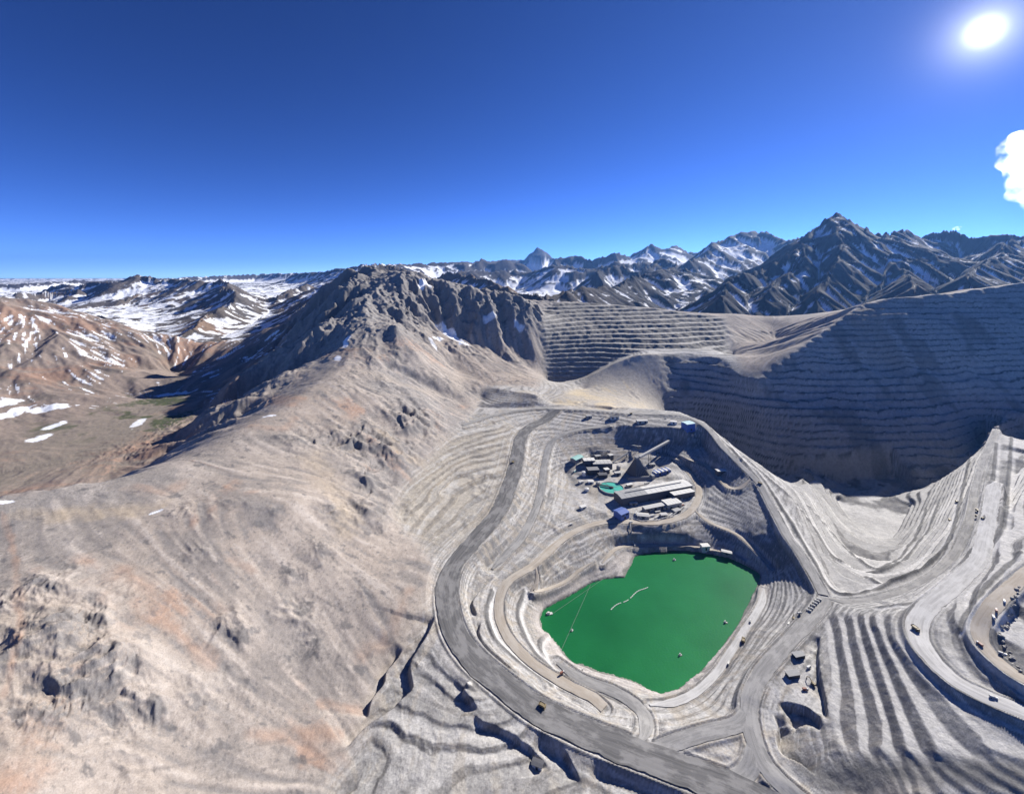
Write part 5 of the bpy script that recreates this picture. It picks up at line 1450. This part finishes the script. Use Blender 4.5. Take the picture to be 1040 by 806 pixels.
PROTO = {'h': make_truck(), 'w': make_pickup('white'), 'r': make_pickup('red'), 'e': make_excavator(), 'g': make_pickup('grey')}
USED = set()
VS = {'h': 0.55, 'w': 0.7, 'r': 0.7, 'e': 0.6, 'g': 0.7}
VEH = [('h', 551, 720, -0.55, 'haul truck driving alone on the wide dark haul road'), ('h', 521, 470, 1.35, 'haul truck on the upper straight of the wide dark haul road'),
       ('g', 821.5, 622.5, 2.3, 'parked grey truck, nearest of the slanted row beside the ramp road'), ('g', 823.5, 620, 2.3, 'parked grey truck, second nearest of the slanted row beside the ramp road'), ('g', 825.5, 617.5, 2.3, 'parked grey truck, third of the slanted row beside the ramp road'),
       ('g', 827.7, 615, 2.3, 'parked grey truck, fourth of the slanted row beside the ramp road'), ('g', 829.8, 612.8, 2.3, 'parked grey truck, fifth of the slanted row beside the ramp road'), ('g', 832, 610.5, 2.3, 'parked grey truck, farthest of the slanted row beside the ramp road'),
       ('e', 806, 630, 1.0, 'excavator on the rough ground left of the parked truck row'), ('w', 801, 636, 0.8, 'white service truck on the slope left of the ramp road'), ('g', 812, 628, 0.3, 'grey service truck beside the excavator near the parked truck row'),
       ('e', 826, 692, 2.0, 'excavator at the edge of the pale pad by the bench stairs'), ('w', 821.5, 676, 0.4, 'white service truck on the pale pad between the two cabins'), ('r', 818, 699, 0.0, 'red service truck at the near end of the pale pad'),
       ('h', 993, 515, 1.2, 'upper of two haul trucks on the grey bench at the right'), ('h', 993, 524, 1.4, 'lower of two haul trucks on the grey bench at the right'), ('e', 998, 539, 0.4, 'excavator on the right-hand bench below the two haul trucks'),
       ('h', 971.5, 508.5, 1.0, 'haul truck on the narrow bench left of the other right-hand trucks'), ('h', 964.5, 528.5, 0.9, 'haul truck on the bench above the bend of the pit road'), ('e', 1014, 498, 0.2, 'excavator against the dark bank near the right edge'),
       ('w', 590, 681, 0.6, 'white service truck on the near lake bank'), ('r', 571, 688, 0.5, 'red service truck on the tan road below the lake'), ('h', 755, 650, 1.0, 'haul truck on the white track along the right lake shore'),
       ('w', 740, 672, 0.9, 'white service truck at the lower end of the white lakeside track'), ('g', 762, 632, 1.0, 'grey service truck halfway along the white lakeside track'), ('w', 641, 531.5, 0.0, 'white service truck on the ring road in front of the plant'),
       ('r', 1012, 622, 0.8, 'red service truck parked beside the tan road at the right edge'), ('w', 1009, 628, 0.9, 'white service truck parked beside the tan road at the right edge'), ('r', 995, 656, 1.6, 'red service truck at the outer edge of the tan road bend'),
       ('w', 1020, 612, 0.8, 'white service truck farther up beside the tan road'), ('g', 1018, 664, -0.6, 'grey service truck inside the tan road curve'), ('w', 612, 425, 0.1, 'white service truck on the far rim yard'), ('h', 641, 421, 0.1, 'haul truck crossing the far rim road above the plant'),
       ('g', 676, 425, 0.0, 'grey service truck near the cyan-roofed station'), ('w', 580, 533, 0.4, 'white service truck on the road left of the blue building'), ('r', 694, 513, 0.4, 'red service truck in the yard at the ring road bend'),
       ('h', 772, 492, -1.0, 'haul truck on the rim road between plant and pit'), ('h', 930, 640, -1.4, 'haul truck in the bend of the broad white road'), ('g', 1009, 709, -0.5, 'grey service truck on the lower stretch of the broad white road')]
for k_, u, v, rz, lab in VEH:
    p = at(u, v)
    src = PROTO[k_]
    if k_ not in USED:
        USED.add(k_); src.scale = (VS[k_],) * 3; src.location = (p[0], p[1], p[2] + 0.3); src.rotation_euler = (0, 0, rz); src['label'] = lab
    else:
        dup(src, (p[0], p[1], p[2] + 0.3), rz, lab)

# ------------------------------------------------------------------ boulders dumped along the tan road
def rock_mesh(seed):
    rr = random.Random(seed); bm = bmesh.new()
    bmesh.ops.create_icosphere(bm, subdivisions=2, radius=1.0)
    for v in bm.verts: v.co *= rr.uniform(0.72, 1.18)
    bmesh.ops.scale(bm, vec=(1.2, 0.9, 0.75), verts=bm.verts)
    me = bpy.data.meshes.new('boulder'); bm.to_mesh(me); bm.free(); me.materials.append(PM['rock']); return me
RMS = [rock_mesh(i) for i in range(4)]
rr = random.Random(3)
for i in range(34):
    f_ = i / 33
    u = (1036 - 30 * f_ * 1.2) if f_ < 0.55 else (1016 + (f_ - 0.55) * 46); v = (596 + 62 * f_ / 0.55 * 0.75) if f_ < 0.55 else (645 + (f_ - 0.55) * 80)
    p = at(u + rr.uniform(-2.5, 2.5), v + rr.uniform(-3, 3))
    o = bpy.data.objects.new('boulder', RMS[i % 4]); C.objects.link(o)
    sc_ = rr.uniform(0.9, 2.2); o.scale = (sc_, sc_, sc_); o.rotation_euler = (0, 0, rr.uniform(0, 6)); o.location = (p[0], p[1], p[2] + 0.3 * sc_)
    tag(o, 'grey boulder lying in the strip inside the tan road at the right edge', 'boulder', 'boulders along the tan road')
# ------------------------------------------------------------------ clouds
def cloud(name, label, c, size, n, seed, dens):
    rr = random.Random(seed)
    bm = bmesh.new()
    for i in range(n):
        f_ = (i + 0.5) / n
        r_ = size[2] * rr.uniform(0.25, 0.5)
        m4 = Matrix.Translation((rr.gauss(0, 0.36) * size[0], rr.uniform(-0.5, 0.5) * size[1], rr.uniform(-0.5, 0.5) * size[2])) @ Matrix.Diagonal((r_ * rr.uniform(0.9, 1.6), r_, r_ * rr.uniform(0.5, 0.9), 1))
        bmesh.ops.create_icosphere(bm, subdivisions=3, radius=1.0, matrix=m4)
    me = bpy.data.meshes.new(name); bm.to_mesh(me); bm.free()
    o = bpy.data.objects.new(name, me); C.objects.link(o); o.location = c
    rm = o.modifiers.new('remesh', 'REMESH'); rm.mode = 'VOXEL'; rm.voxel_size = size[2] / 20
    tx = bpy.data.textures.new(name + '_tex', 'CLOUDS'); tx.noise_scale = size[2] * 0.35; tx.noise_depth = 4
    dm = o.modifiers.new('billow', 'DISPLACE'); dm.texture = tx; dm.strength = size[2] * 0.22; dm.mid_level = 0.5; dm.texture_coords = 'GLOBAL'
    m = bpy.data.materials.new(name + '_vapour'); m.use_nodes = True
    nt = m.node_tree
    for q in list(nt.nodes): nt.nodes.remove(q)
    pv = nt.nodes.new('ShaderNodeVolumePrincipled')
    pv.inputs['Color'].default_value = (1, 1, 1, 1); pv.inputs['Anisotropy'].default_value = 0.8
    gn = nt.nodes.new('ShaderNodeNewGeometry')
    nz = nnode(nt, 'ShaderNodeTexNoise', Scale=1 / (size[2] * 0.25), Detail=5.0, Roughness=0.6)
    nt.links.new(gn.outputs['Position'], nz.inputs['Vector'])
    mp = nnode(nt, 'ShaderNodeMapRange', **{'From Min': 0.44, 'From Max': 0.80, 'To Min': 0.0, 'To Max': dens}); nt.links.new(nz.outputs[0], mp.inputs['Value'])
    nt.links.new(mp.outputs[0], pv.inputs['Density'])
    om = nt.nodes.new('ShaderNodeOutputMaterial'); nt.links.new(pv.outputs[0], om.inputs['Volume'])
    me.materials.append(m)
    tag(o, label, 'cloud', 'clouds')
    return o
def cl(u, v, Y):
    x, y, z = P(u, v, Y=Y); return (x, y, z + CAMZ)
cloud('cloud', 'bright white cloud at the right edge below the sun', cl(1070, 172, 12000), (640, 500, 1500), 46, 5, 0.003)
cloud('cloud', 'thin white wisp of cloud above the right-hand peaks', cl(971, 231.5, 38000), (620, 400, 260), 8, 9, 0.006)

# ------------------------------------------------------------------ haze
def box_mesh(name, x0, x1, y0, y1, z0, z1):
    v = [(x, y, z) for z in (z0, z1) for y in (y0, y1) for x in (x0, x1)]
    f = [(0, 2, 3, 1), (4, 5, 7, 6), (0, 1, 5, 4), (2, 6, 7, 3), (0, 4, 6, 2), (1, 3, 7, 5)]
    return obj_from(name, v, f, None)
hz = box_mesh('haze', -66000, 66000, -2500, 43500, -160, 2400)
hz['kind'] = 'stuff'; hz['label'] = 'thin blue mountain haze over the whole valley'
m = bpy.data.materials.new('thin_air'); m.use_nodes = True
nt = m.node_tree
for n in list(nt.nodes): nt.nodes.remove(n)
pv = nt.nodes.new('ShaderNodeVolumePrincipled')
pv.inputs['Color'].default_value = (0.17, 0.42, 1.0, 1)
pv.inputs['Density'].default_value = 1.5e-5
pv.inputs['Anisotropy'].default_value = 0.35
om = nt.nodes.new('ShaderNodeOutputMaterial')
nt.links.new(pv.outputs[0], om.inputs['Volume'])
hz.data.materials.append(m)
